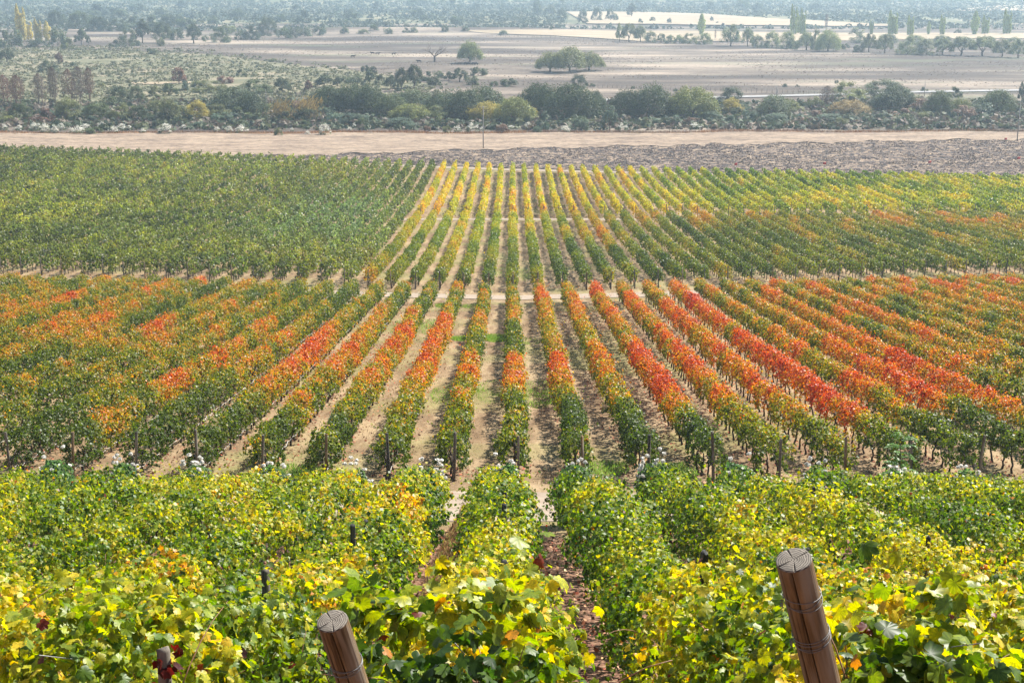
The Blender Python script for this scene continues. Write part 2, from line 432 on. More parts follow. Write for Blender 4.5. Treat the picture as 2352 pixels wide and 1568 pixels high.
def poly_sheet(name, pts, mat, off=.25):
    """pts: pixel outline near-left, near-right, far-right, far-left (lists)"""
    near, far = pts
    na = np.array([G(*p)[:2] for p in near]); fa = np.array([G(*p)[:2] for p in far])
    x0, x1 = min(na[:, 0].min(), fa[:, 0].min()), max(na[:, 0].max(), fa[:, 0].max())
    nc, nr = 60, 12
    t = np.linspace(0, 1, nc)
    def samp(a):
        s = np.linspace(0, 1, len(a)); return np.stack([np.interp(t, s, a[:, 0]), np.interp(t, s, a[:, 1])], 1)
    A, B = samp(na), samp(fa)
    s = np.linspace(0, 1, nr)[:, None, None]
    P = A[None]*(1-s)+B[None]*s
    Zz = H(P[..., 0], P[..., 1])+off
    V = np.concatenate([P, Zz[..., None]], -1).reshape(-1, 3)
    i = np.arange(nr-1)[:, None]*nc+np.arange(nc-1)[None]
    F = np.stack([i, i+1, i+1+nc, i+nc], -1).reshape(-1, 4)
    return tag(obj(name, mesh_from(name, V, [F], mat, smooth=True)), kind="structure")
poly_sheet("pale_field", ([(1075, 73), (1270, 83), (1480, 97), (1800, 96), (2100, 92), (2430, 90)], [(1080, 71), (1300, 71), (1568, 72), (1800, 76), (2100, 78), (2430, 77)]), M_PALE, .4)
poly_sheet("pale_field", ([(1350, 57), (1500, 58), (1700, 61), (1920, 63), (2080, 62)], [(1300, 29), (1500, 30), (1620, 34), (1760, 44), (1950, 54)]), M_PALE, .9)
poly_sheet("pale_field", ([(2200, 28), (2300, 27), (2450, 29)], [(2190, 24), (2300, 15), (2450, 14)]), M_PALE, 1.2)
poly_sheet("scrubland", ([(-60, 238), (200, 236), (500, 225), (700, 214), (900, 205), (1010, 198)], [(-60, 112), (250, 118), (480, 126), (640, 146), (830, 165), (960, 190)]), M_SCRUB, .22)
poly_sheet("grey_valley_road", ([(1380, 233), (1490, 234), (1640, 227), (1890, 221), (2120, 214), (2400, 209.5)], [(1380, 229), (1490, 229), (1640, 223), (1890, 217.3), (2120, 210.5), (2400, 206)]), M_ROAD, .25)
poly_sheet("pale_path", ([(310, 197), (380, 196), (440, 194)], [(300, 192), (380, 191), (440, 190)]), M_PALE, .45)

ORD = ["", "first", "second", "third", "fourth", "fifth", "sixth", "seventh", "eighth", "ninth", "tenth", "eleventh", "twelfth", "thirteenth", "fourteenth", "fifteenth", "sixteenth", "seventeenth", "eighteenth", "nineteenth"]
TENS = ["", "", "twent", "thirt", "fort", "fift", "sixt", "sevent", "eight", "ninet"]
def ordw(k):
    if k < 20: return ORD[k]
    if k >= 100: return "hundred and " + ordw(k-100) if k > 100 else "hundredth"
    t, u = divmod(k, 10)
    return TENS[t]+"ieth" if u == 0 else TENS[t]+"y-"+ORD[u]
def from_centre(k):
    if k == 0: return "central row"
    return "%s row %s of centre" % (ordw(abs(k)), "right" if k > 0 else "left")

# ---------------------------------------------------------------- vine rows
def pal(stops):
    p = np.array([s[0] for s in stops]); c = np.array([s[1] for s in stops])
    return lambda s: np.stack([np.interp(s, p, c[:, i]) for i in range(3)], -1)
PAL_RED = pal([(0, (.060, .092, .013)), (.25, (.125, .165, .016)), (.42, (.25, .25, .018)), (.54, (.40, .26, .022)), (.68, (.52, .20, .024)), (.86, (.50, .12, .026)), (1, (.43, .070, .028))])
PAL_YEL = pal([(0, (.03, .07, .012)), (.3, (.09, .16, .015)), (.5, (.22, .28, .018)), (.68, (.42, .40, .022)), (.88, (.58, .43, .035)), (1, (.50, .20, .03))])
PAL_GRN = pal([(0, (.06, .085, .020)), (.3, (.14, .18, .032)), (.5, (.24, .28, .045)), (.7, (.33, .31, .05)), (.85, (.26, .19, .05)), (1, (.32, .10, .04))])

def canopy(x0, ya, yb, dens, size, hw, zb, zt, rng, seed, shape='quad', taper=.6, shoots=0.0, lump=.42, cluster=12):
    L = yb-ya
    n = int(dens*L); cl = max(3, int(cluster)); nc = max(4, n//cl); ci = rng.integers(0, nc, n)
    t = (rng.random(nc)*L)[ci]
    th = ((rng.random(nc)*1.5-.25)*np.pi)[ci]
    r = (1.08-.50*rng.random(nc)**1.3)[ci]
    y = ya+t
    lf = (1-lump*.55) + lump*vnoise(y*.95+seed*7.1, th*.9+seed, 41) + .22*(vnoise(y*3.1, th*2.4+seed*3, 42)-.5)
    lf = lf*(.86+.24*np.abs(np.cos(np.pi*y/1.2+seed)))*(1-.5*(vnoise(y/1.2, seed*5.3, 46) > .93))
    e = np.clip(np.minimum(t, L-t)/taper+.15, 0, 1)**.5
    zc = (zb+zt)/2; hh = (zt-zb)/2
    wob = (vnoise(y*.16, seed*1.7, 43)-.5)*.22
    drop = (vnoise(y*.6, seed*2.3, 45)-.5)*.25
    ct, st = np.cos(th), np.sin(th)
    ct = np.sign(ct)*np.abs(ct)**.75; st = np.sign(st)*np.abs(st)**.85
    lx = hw*ct*r*lf*e; lz = zc+hh*st*r*(.55+.45*lf/(1-lump*.05))*e + drop*(st > 0)
    csz = (.05+.07*rng.random(nc))[ci][:, None]*(1+size)
    q = rng.normal(0, 1, (n, 3)); q = unit(q)*np.abs(rng.normal(0, 1, (n, 1)))
    N = np.stack([ct*.5, 0*t, st*.4+.25], 1) + unit(q)*.5 + rng.normal(0, .55, (n, 3))
    N = unit(N)
    X = x0+wob+lx+q[:, 0]*csz[:, 0]; y = y+q[:, 1]*csz[:, 0]*1.2; lz = np.maximum(lz+q[:, 2]*csz[:, 0], zb*.5)
    C = np.stack([X, y, H(X, y)+lz], 1)
    if shoots:
        m = int(shoots*L); k = 9
        ty = ya+.2+rng.random(m)*(L-.4); d = rng.normal(0, .32, (m, 2)); ln = .25+.55*rng.random(m)**2
        s = np.linspace(.1, 1, k)[None]*np.ones((m, 1))
        sx = x0+(rng.random(m)-.5)[:, None]*hw*1.3+d[:, :1]*s*ln[:, None]*1.6
        sy = ty[:, None]+d[:, 1:]*s*ln[:, None]*1.3
        sz = H(sx, sy)+zt-.22+(s-.35*s*s*(rng.random(m)[:, None]))*ln[:, None]
        P = np.stack([sx, sy, sz], -1).reshape(-1, 3)+rng.normal(0, .045, (m*k, 3))
        C = np.vstack([C, P]); N = np.vstack([N, unit(rng.normal(0, .6, (m*k, 3))+[0, -.1, .7])])
    n = len(C)
    U = np.array([0, 0, -1.])+rng.normal(0, .55, (n, 3)); U = unit(U-N*(U*N).sum(1)[:, None])
    S = size*(.65+.6*rng.random(n))*.5
    return C, N, U, S

def jitter(col, rng, a=.27):
    n = len(col)
    v = 1+(rng.random((n, 1))-.5)*2*a
    return np.clip(col*v*(1+(rng.random((n, 3))-.5)*.16), 0, .85)

trunk_meshes = []
for s in range(5):
    mb = MB(); rg = np.random.default_rng(100+s)
    P = [(0, 0, -.05)]; x = y = 0
    for k in range(1, 6):
        x += rg.normal(0, .035); y += rg.normal(0, .04)
        P.append((x, y, k*.16))
    add_tube(mb, P, [.055, .042, .036, .04, .034, .045], 5)
    add_tube(mb, [P[-2], (x+.02, y+.22, .92), (x, y+.42, 1.0)], [.03, .024, .015], 4)
    add_tube(mb, [P[-2], (x-.02, y-.2, .9), (x, y-.4, 1.02)], [.03, .022, .015], 4)
    trunk_meshes.append(mb.mesh("trunk", M_BARK, smooth=True))

def post_mesh(name, h, r, mat, top=None, n=10, seed=0):
    mb = MB(); rg = np.random.default_rng(seed)
    P = [(0, 0, -.3), (0, 0, h*.5), (rg.normal(0, .01), rg.normal(0, .01), h-.015), (0, 0, h)]
    add_tube(mb, P, [r*1.05, r, r*.97, r*.9], n)
    return mb.mesh(name, mat, smooth=False)
end_posts = [post_mesh("post", 1.72+.05*s, .048+.003*s, (M_GREY, M_WOOD, M_DARKP, M_GREY)[s], seed=s) for s in range(4)]

def vine_row(k, x0, ya, yb, label, group, P, colorfn, trunks=None, tspan=None, hose=False, seed=0, shape_fn=None):
    rng = np.random.default_rng(seed)
    z0 = float(H(x0, ya))
    root = thing("vine_row", label, "vine row", (x0, ya, z0), group)
    segs = shape_fn(ya, yb) if shape_fn else [(ya, yb, P)]
    Vs = []; F3 = []; F4 = []; T3 = []; T4 = []; off = 0
    for a, b, Q in segs:
        C, N, U, S = canopy(x0, a, b, rng=rng, seed=seed*.37+3, **Q)
        col = colorfn(C, rng)
        V, F, m = leaf_faces(C, N, U, S, Q.get('shape', 'quad'), rng)
        Vs.append(V); (F4 if F.shape[1] == 4 else F3).append(F+off); (T4 if F.shape[1] == 4 else T3).append(np.repeat(col, m, 0)*(1+(.13*(-1.)**np.arange(m) if m > 1 else np.zeros(1)))[np.arange(len(F)) % m][:, None]); off += len(V)
    V = np.concatenate(Vs)-np.array([x0, ya, z0])
    fs = []; ts = []
    if F3: fs.append(np.concatenate(F3)); ts += T3
    if F4: fs.append(np.concatenate(F4)); ts += T4
    obj("foliage", mesh_from("foliage", V, fs, M_VINE, np.concatenate(ts)), root)
    if trunks:
        a, b = tspan or (ya, yb)
        for j, yy in enumerate(np.arange(a+.25, b-.1, trunks)):
            yy = yy+rng.normal(0, .1); xx = x0+rng.normal(0, .03)
            o = bpy.data.objects.new("trunk", trunk_meshes[int(rng.integers(5))]); COL.objects.link(o)
            o.parent = root; o.location = (xx-x0, yy-ya, float(H(xx, yy))-z0)
            o.rotation_euler = (rng.normal(0, .05), rng.normal(0, .05), rng.choice([0, math.pi])+rng.normal(0, .15)); o.scale = (1, 1, .8+.2*rng.random())
    if hose:
        mb = MB(); yy = np.arange(ya, yb, .6); xx = np.full(len(yy), x0)+rng.normal(0, .02, len(yy))+.1
        add_tube(mb, np.stack([xx-x0, yy-ya, H(xx, yy)+.32+.05*np.sin(yy*5)-z0], 1), .014, 4)
        obj("drip_hose", mb.mesh("drip_hose", M_HOSE), root)
    return root

# ---- front block (red and green)
def s_front(C, seed=0):
    x, y = C[:, 0], C[:, 1]
    k = np.round((x-.1)/2.3)
    s = .36+.09*np.sin(k*2.4)
    s = s + .50*(vnoise(y/8+k*5.3, k*1.91, 51)-.5) + .58*(vnoise(y/1.7+k*3.1, k*.7, 52)-.5)
    g = lambda cx, cy_, rx, ry, a: a*np.exp(-((x-cx)/rx)**2-((y-cy_)/ry)**2)
    s = s + g(13, 74, 11, 17, .34) + g(20, 66, 9, 6, .22) + g(10, 104, 9, 13, .28) + g(-9, 76, 8, 12, .26) + g(-20, 80, 9, 12, .10)
    s = s + g(-1, 80, 3.2, 8, -.55) + g(-1, 92, 3, 4, .40) + g(0, 68, 3, 6, .15) + g(-1, 108, 4, 8, -.12)
    s = s + g(-12, 112, 12, 8, -.22) + g(30, 90, 10, 20, -.04) + g(26, 62, 9, 6, -.15)+g(-32, 100, 14, 16, .06)
    e0 = 45+11*vnoise(k*.9, 0*k, 57)
    s = s - .42*(1-sstep(e0, e0+7, y)) - .10*(x < -12)*(1-sstep(58, 66, y)) - .07*sstep(-4, -16, x)
    return s
def col_front(C, rng):
    s = s_front(C)+rng.normal(0, .15, len(C)) + .28*(vnoise(C[:, 1]*2.6, C[:, 2]*2.6+C[:, 0]*2, 53)-.5) + .26*(C[:, 2]-H(C[:, 0], C[:, 1])-1.3)
    c = PAL_RED(np.clip(s, 0, 1))
    return jitter(c, rng)
def kind_words(m):
    return "mostly red" if m > .66 else "orange-red" if m > .54 else "mixed orange and green" if m > .40 else "mostly green"
P_FRONT = dict(dens=900, size=.105, cluster=16, hw=.40, zb=.62, zt=1.68, shoots=3.2, lump=.9)
for k in range(-21, 22):
    x0 = .1+2.3*k
    ya = max(YN(x0), abs(x0)/.415); yb = y1a(x0)
    if yb-ya < 4: continue
    yy = np.linspace(ya, yb, 60); m = float(np.mean(s_front(np.stack([np.full(60, x0), yy], 1))))
    vine_row(k, x0, ya, yb, "%s vines just beyond the white roses, %s" % (kind_words(m), from_centre(k)),
             "vine rows of the near red and green block", P_FRONT, col_front, trunks=1.15, hose=(-13 <= k <= -2), seed=1000+k,
             shape_fn=lambda a, b, k=k: [(a, a+3.2, dict(P_FRONT, zb=.14 if k < 7 else .42, hw=.50, taper=.3)), (a+3.2, b, dict(P_FRONT, zb=.34 if k < 3 else .52))])
    if ya < YN(x0)+.5:
        o = obj("wooden_post", end_posts[k % 4], loc=(x0+.12, ya-.1, float(H(x0, ya-.1))))
        o.rotation_euler = (.06*math.sin(k*3), .07*math.sin(k*5), k)
        tag(o, "post heading the %s just beyond the white roses" % from_centre(k), "post", "end posts of the near red and green block")

# ---- middle block
def col_mid(C, rng):
    x, y = C[:, 0], C[:, 1]; k = np.round((x-.1)/2.3)
    s = .21+.08*np.sin(k*1.7)+.42*(vnoise(y/8+k*4.1, k*1.3, 61)-.5)+.2*(vnoise(y/2.5, k*1.1, 62)-.5)
    s = s + .16*sstep(160, 200, y) + .15*sstep(192, 205, y)*np.exp(-((x-2)/16)**2) + .05*(x < -1)
    s = s - .10*np.exp(-((x-10)/9)**2-((y-145)/18)**2)
    g = lambda cx, cy_, rx, ry, a: a*np.exp(-((x-cx)/rx)**2-((y-cy_)/ry)**2)
    s = s + g(11, 180, 6, 12, .15) + g(20, 160, 5, 6, .15) + g(62, 193, 6, 3, .35) + g(68, 184, 5, 3, .28)+g(5, 172, 6, 14, .1)
    s = s + rng.normal(0, .10, len(C))
    c = PAL_RED(np.clip(s, 0, 1))
    yl = np.clip(np.exp(-((x+4)/13)**2)*sstep(130, 190, y), 0, 1)[:, None]
    c = c*(1-yl)+PAL_YEL(np.clip(s+.25, 0, 1))*yl
    return jitter(c, rng)*.92
P_MID = dict(dens=380, size=.155, cluster=12, hw=.46, zb=.35, zt=1.66, shoots=1.2, lump=.65)
for k in range(-6, 36):
    x0 = .1+2.3*k
    ya = max(y1b(x0), abs(x0)/.40); yb = Y2
    if yb-ya < 4: continue
    vine_row(k, x0, ya, yb, "dark green rusty vines between two cross tracks, %s" % from_centre(k),
             "vine rows of the middle block", P_MID, col_mid, trunks=1.4, tspan=(ya, min(ya+16, yb)), seed=2000+k)
    if ya < y1b(x0)+.5:
        o = obj("wooden_post", end_posts[(k*3) % 4], loc=(x0, ya-.4, float(H(x0, ya-.4))))
        o.rotation_euler = (.05*math.sin(k*3), .05*math.sin(k*5), k)
        tag(o, "dark post by the first cross track, %s" % from_centre(k), "post", "end posts along the first cross track")

# ---- far yellow block
def col_far(C, rng):
    x, y = C[:, 0], C[:, 1]; k = np.round((x-.1)/2.3)
    s = .75+.40*(vnoise(y/9+k*4.7, k*1.5, 71)-.5)+.25*(vnoise(y/3, k*1.1, 72)-.5)
    s = s - .22*sstep(18, 40, x)*(.5+vnoise(x/14, y/10, 73)) - .18*sstep(-12, 10, y-yend(0)+.2*x)
    s = s - .12*np.exp(-((x)/9)**2-((y-262)/14)**2)
    s = s + .12*sstep(220, 208, y)*np.exp(-((x-10)/20)**2)
    s = s+rng.normal(0, .09, len(C))
    return jitter(PAL_YEL(np.clip(s, 0, 1)), rng, .18)
P_FAR = dict(dens=180, size=.23, cluster=9, hw=.36, zb=.30, zt=1.75, shoots=.8, lump=.6)
for k in range(-6, 52):
    x0 = .1+2.3*k
    ya = max(Y2b+.3, abs(x0)/.39); yb = yend(x0)
    if yb-ya < 4: continue
    vine_row(k, x0, ya, yb, "%s vines running up to the ploughed field, %s" % ("yellow" if k < 9 else "yellow and green", from_centre(k)),
             "vine rows of the far yellow block", P_FAR, col_far, seed=3000+k)
    if ya < Y2b+.8:
        o = obj("wooden_post", end_posts[(k*3+1) % 4], loc=(x0, ya-.5, float(H(x0, ya-.5))))
        o.rotation_euler = (.05*math.sin(k*2), .05*math.sin(k*5), k); o.scale = (1, 1, 1.12)
        tag(o, "thin dark post by the second cross track, %s" % from_centre(k), "post", "end posts along the second cross track")

# ---- left green block
def col_left(C, rng):
    x, y = C[:, 0], C[:, 1]; k = np.round((x-.1)/2.3)
    s = .30+.38*(vnoise(y/6+k*3.7, k*1.2, 81)-.5)+.30*(vnoise(y/2.2, k*1.3, 82)-.5) + .35*(vnoise(x/16, y/22, 83)-.5)
    s = s+.06*sstep(-30, -70, x)+rng.normal(0, .12, len(C))
    c = PAL_GRN(np.clip(s, 0, 1))
    fr = np.clip(1.6*np.exp(-((x+25)/9)**2-((y-200)/34)**2)*vnoise(x/3, y/6, 84), 0, .8)+.5*sstep(.66, .85, vnoise(x/5, y/7, 85))*vnoise(x/1.2, y/2, 86)
    fr = np.clip(fr, 0, .85)[:, None]
    c = c*(1-fr)+np.array([.17, .25, .085])*fr
    vv = (.42+1.0*vnoise(y/1.2+k*7.7, k*3.1, 88)*(.6+.6*vnoise(x/30, y/30, 89)))[:, None]
    return jitter(c*vv, rng, .42)
P_LEFT = dict(dens=180, size=.22, cluster=10, hw=.44, zb=.22, zt=1.85, shoots=2.4, lump=.8)
for k in range(-58, -6):
    x0 = .1+2.3*k
    ya = max(y1b(x0)+.5, abs(x0)/.40); yb = yend(x0)
    if yb-ya < 4: continue
    def segs(a, b):
        m = min(max(190, a), b)
        out = []
        if m-a > 1: out.append((a, m, P_LEFT))
        if b-m > 1: out.append((m, b, dict(P_LEFT, dens=110, size=.28)))
        return out
    vine_row(k, x0, ya, yb, "dense dark green vine row, %s from the right edge of the left block" % ordw(-6-k),
             "vine rows of the dark green left block", P_LEFT, col_left, trunks=1.4, tspan=(ya, ya+6), seed=4000+k, shape_fn=segs)
    if ya < y1b(x0)+1:
        o = obj("wooden_post", end_posts[(k*3+1) % 4], loc=(x0, ya-.4, float(H(x0, ya-.4))))
        tag(o, "grey post at the dark left block's near end, %s from its right" % ordw(-6-k), "post", "end posts of the left block")

# ---- foreground rows on the slope
FX = lambda k: -.27+2.3*k
def s_fg(C):
    x, y = C[:, 0], C[:, 1]; k = np.round((x+.27)/2.3)
    s = .38+.55*(vnoise(y/2.6+k*3.3, k*2.1, 91)-.5)+.30*(vnoise(y/.8, x/.8+k, 92)-.5)
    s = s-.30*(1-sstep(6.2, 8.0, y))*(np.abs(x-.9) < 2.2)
    s = s-.10*sstep(28, 38, y)+.14*(1-sstep(8, 17, y))*(y > 7)
    return s
def col_fg(C, rng):
    hrel = C[:, 2]-H(C[:, 0], C[:, 1])
    s = s_fg(C)+rng.normal(0, .14, len(C))+.16*(hrel-1.15)
    pt = vnoise(C[:, 1]/1.1+7, C[:, 0]/1.1, 95); s = np.minimum(s+.25*sstep(.72, .9, pt), .84+.14*sstep(.75, .9, pt)); s = np.where(rng.random(len(C)) < .004, 1.0, s)
    c = jitter(PAL_YEL(np.clip(s, 0, 1)), rng, .2)
    br = (rng.random(len(C)) < .005)[:, None]
    return np.where(br, np.array([.16, .035, .02])[None], c)
FG_END = lambda x: 39.6-.05*x
def fg_segs(a, b):
    out = []
    for lo, hi, Q in ((0, 13, dict(dens=1400, size=.108, cluster=14, hw=.64, zb=.20, zt=1.84, shape='A', shoots=2.2, lump=.72)),
                      (13, 24, dict(dens=1350, size=.097, cluster=15, hw=.64, zb=.20, zt=1.84, shape='B', shoots=2.4, lump=.72)),
                      (24, 60, dict(dens=1150, size=.10, cluster=15, hw=.76, zb=.20, zt=1.84, shape='quad', shoots=2.2, lump=.72))):
        l, h = max(a, lo), min(b, hi)
        if lo == 0 and abs(a-6.0) < .1:          # big dark green leaves behind the two leaning posts
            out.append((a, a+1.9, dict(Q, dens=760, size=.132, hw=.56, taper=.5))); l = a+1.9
        if h-l > .3: out.append((l, h, dict(Q, taper=.5 if (l == a or h == b) else .01)))
    return out
near_start = {0: 6.0, 1: 6.0, -1: 7.3, 2: 8.2}
for k in range(-8, 9):
    x0 = FX(k)
    if (abs(x0)-1.4)/.40 > 34: continue
    ya = near_start.get(k, max(8.5, (abs(x0)-1.4)/.40)); yb = FG_END(x0)
    r = vine_row(k, x0, ya, yb, "near vine row %s" % (
                 "behind the leaning post at the bottom left" if k == 0 else "behind the big post at the right" if k == 1 else
                 "on the slope, %s to the %s of the %s leaning post" % ((ordw(-k), "left", "bottom left") if k < 0 else (ordw(k-1), "right", "big right"))),
                 "foreground vine rows", None, col_fg, trunks=1.3, seed=5000+k, shape_fn=fg_segs)
    # canes poking out of the canopy
    rg = np.random.default_rng(600+k); mb = MB()
    for j in range(int((min(yb, 26)-ya)*1.6) if ya < 24 else 0):
        y = ya+.1+rg.random()**1.4*(min(yb, 26)-ya); sx = rg.choice([-1, 1])*rg.random()*.7
        p0 = np.array([x0+sx, y, float(H(x0+sx, y))+1.0+.3*rg.random()]); d = np.array([sx*.6+rg.normal(0, .25), rg.normal(0, .4), .65+.3*rg.random()])
        P = [p0+d*t*.8+np.array([0, 0, -.25*t*t]) for t in np.linspace(0, 1, 5)]
        P = [p-np.array([x0, ya, float(H(x0, ya))]) for p in P]
        add_tube(mb, P, [.005, .0045, .004, .003, .002], 4)
    if mb.n: obj("canes", mb.mesh("canes", M_CANE), r)["kind"] = "stuff"
    if k in (0, 1, -1, 2):
        mb = MB(); yy = np.arange(ya-.3, yb, .8)
        for dz in (1.05, 1.5):
            add_tube(mb, np.stack([0*yy+.02, yy-ya, H(x0+0*yy, yy)+dz-float(H(x0, ya))], 1), .0028, 4)
        obj("trellis_wire", mb.mesh("trellis_wire", M_WIRE), r)

# posts poking out of the foreground canopy: (x, y of the top in the 2352-wide picture, row, radius, which)
fgp = [(373, 1487, .034, "grey post wrapped in dark red leaves, rising from the leaves at the lower left"),
       (609, 1308, .045, "short grey post rising above the leaves left of the bottom left post"),
       (157, 1163, .045, "small dark post in the yellow-green vines near the left edge"),
       (358, 1168, .045, "small dark stub in upper near vines, second from the left edge"),
       (457, 1133, .045, "small dark post below the left rose bushes"),
       (598, 1084, .045, "dark stub left of the pair of white rose bushes"),
       (841, 1195, .045, "dark post just left of the first gap between the near rows"),
       (810, 1206, .045, "slightly lower dark post left of the gap between the near rows"),
       (1160, 1130, .045, "farthest of the small dark posts lined up in the central near row"),
       (1158, 1158, .05, "second farthest small dark post in the central near row"),
       (1157, 1290, .05, "dark post nearest to the camera in the central near row"),
       (1620, 1268, .045, "dark post in the vines left of the big right post"),
       (1871, 1118, .04, "thin dark post topping the near slope, above the big right post"),
       (1855, 1262, .045, "short dark post right behind the top of the big right post"),
       (2340, 1233, .05, "dark post at the right edge of the picture among the vines"),
       (2284, 1305, .045, "thin dark post in vines, lower left of the edge post"),
       (2157, 1373, .055, "thick dark post among yellow leaves right of the big right post"),
       (2050, 1400, .05, "grey stub half hidden by leaves next to the big right post"),
       (2130, 1232, .04, "dark stub in the vines between the big post and the right edge")]
for j, (px, py, r, lab) in enumerate(fgp):
    # foot: walk the ray until the post top (1.95 m above ground) meets it
    d = ray(px, py); best = None
    for k in range(-9, 10):            # the row whose centre line the post stands on
        if abs(d[0]) < 1e-4 or FX(k)/d[0] < (9 if j == 0 else 14): continue
        tt = FX(k)/d[0]; yq = d[1]*tt; hq = CZ+d[2]*tt-float(H(FX(k), yq))
        if best is None or abs(hq-1.95) < abs(best[2]-1.95): best = (FX(k), yq, hq)
    if abs(px-1158) < 6:
        P = d[None]*_ts[:, None]; f = CZ+P[:, 2]-(H(P[:, 0], P[:, 1])+1.95); i = int(np.argmax((f < 0) & (_ts > 7)))
        best = (P[i, 0], P[i, 1], 1.95)
    if j == 0: best = (d[0]*7.1, d[1]*7.1, CZ+d[2]*7.1-float(H(d[0]*7.1, d[1]*7.1)))
    x, y, hp = best; hp = min(max(hp, 1.3), 2.4)
    me = post_mesh("post", hp, r, M_DARKP if j not in (17, 1) else M_GREY, seed=50+j)
    o = obj("wooden_post", me, loc=(x, y, float(H(x, y)))); o.rotation_euler = (0, 0, j)
    tag(o, lab, "post", "posts in the near vine rows")
    if j == 0:
        rg0 = np.random.default_rng(5); n = 34; a = rg0.random(n)*6.28
        C = np.stack([.06*np.cos(a)+.05*rg0.random(n), .06*np.sin(a), hp-.42+.40*rg0.random(n)], 1)
        N = unit(np.stack([np.cos(a), np.sin(a), .2+0*a], 1)+rg0.normal(0, .5, (n, 3))); U = unit(np.array([0, 0, -1.])+rg0.normal(0, .4, (n, 3))); U = unit(U-N*(U*N).sum(1)[:, None])
        V, F, m = leaf_faces(C, N, U, .028+.02*rg0.random(n), 'B', rg0, .6)
        obj("creeper_leaves", mesh_from("creeper_leaves", V, [F], M_VINE, np.repeat(jitter(np.tile([.085, .014, .012], (n, 1)), rg0), m, 0)), o)

def big_post(px, py, depth, r, dx, dy, label, wires, seed):
    T = ray(px, py)*depth+np.array([0, 0, CZ])
    bx, by = T[0]+dx, T[1]+dy; B = np.array([bx, by, float(H(bx, by))])
    ax = T-B; L = np.linalg.norm(ax)
    root = thing("leaning_post", label, "post", (bx, by, float(H(bx, by))), None)
    q = Vector(ax).to_track_quat('Z', 'Y'); root.rotation_mode = 'QUATERNION'; root.rotation_quaternion = q
    L2 = L
    rg = np.random.default_rng(seed); nseg, nr = 288, 60
    th = np.arange(nseg)/nseg*2*np.pi; zs = np.linspace(-.35, L2-.006, nr)
    th_c = [1.0, 3.7, 4.5, 5.3]     # long drying cracks
    V = []
    for z in zs:
        rr = r*(1+.035*(vnoise(th*1.2+seed, z*1.4, seed)-.5)+.02*np.sin(2*th+z))
        for c_, wd in zip(th_c, (.045, .05, .075, .05)):
            cc = c_+.10*math.sin(z*2.3+c_)
            dd = np.abs((th-cc+np.pi) % (2*np.pi)-np.pi)
            rr = rr-r*.42*np.exp(-(dd/(wd*.55))**2)*(vnoise(z*1.3, c_, seed) > .25)
        V.append(np.stack([rr*np.cos(th), rr*np.sin(th), 0*th+z], 1))
    V = np.concatenate(V); F = []
    for a in range(nr-1):
        for k in range(nseg):
            k2 = (k+1) % nseg; F.append((a*nseg+k, a*nseg+k2, (a+1)*nseg+k2, (a+1)*nseg+k))
    obj("shaft", mesh_from("shaft", V, [np.array(F)], M_WOOD, smooth=True), root)
    # cut face with rings and radial checks, slightly rounded rim
    V = []; F = []
    radii = [r*.995, r*.975, r*.93, r*.6, r*.3, .001]; hz = [-.006, -.001, 0, 0, .001, .0]
    for q_, (rad, z) in enumerate(zip(radii, hz)):
        prof = V_last = rad*(1+.035*(vnoise(th*1.2+seed, zs[-1]*1.4, seed)-.5)+.02*np.sin(2*th+zs[-1]))
        crack = 0
        for c_ in (1.25, 2.6, 4.3, 5.4):
            dd = np.abs((th-c_+np.pi) % (2*np.pi)-np.pi)
            crack = crack+np.exp(-(dd/.045)**2)*.006*(0 < q_ < 5)
        V.append(np.stack([prof*np.cos(th), prof*np.sin(th), L2+z-crack+0*th], 1))
    V = np.concatenate(V)
    for a in range(len(radii)-1):
        for k in range(nseg):
            k2 = (k+1) % nseg; F.append((a*nseg+k, a*nseg+k2, (a+1)*nseg+k2, (a+1)*nseg+k))
    V = V-np.array([0, 0, L2])
    o = obj("cut_top", mesh_from("cut_top", V, [np.array(F)], M_RING, smooth=False), root, (0, 0, L2))
    for (zz, cnt) in wires:
        mb = MB()
        for c in range(cnt):
            t = np.linspace(0, 2*np.pi, 40); tl = (rg.random()-.5)*.05; 
            P = np.stack([(r+.004)*np.cos(t), (r+.004)*np.sin(t), L2-zz+.012*(c-cnt/2)+tl*np.cos(t+c)], 1)
            add_tube(mb, P, .0014, 5, cap=False)
        # twist
        t = np.linspace(0, 1, 14)
        P = np.stack([(r+.012)+.006*np.cos(t*18), 0*t-.02*t-.2*r, L2-zz-.05*t+.006*np.sin(t*18)], 1)
        a = -2.0; P = np.stack([P[:, 0]*math.cos(a)-P[:, 1]*math.sin(a), P[:, 0]*math.sin(a)+P[:, 1]*math.cos(a), P[:, 2]], 1)
        add_tube(mb, P, .0022, 5)
        obj("wire_loop", mb.mesh("wire_loop", M_WIRE, smooth=True), root)
    # steel staple
    return root
big_post(1823, 1284, 5.3, .068, .62, .55, "thick brown leaning post at lower right with ringed cut top and two wire loops", [(.17, 3), (.37, 4)], 3)
big_post(763, 1424, 5.9, .066, .36, .60, "brown leaning post cut by the bottom edge, left of the middle", [(.24, 4), (.6, 3)], 9)

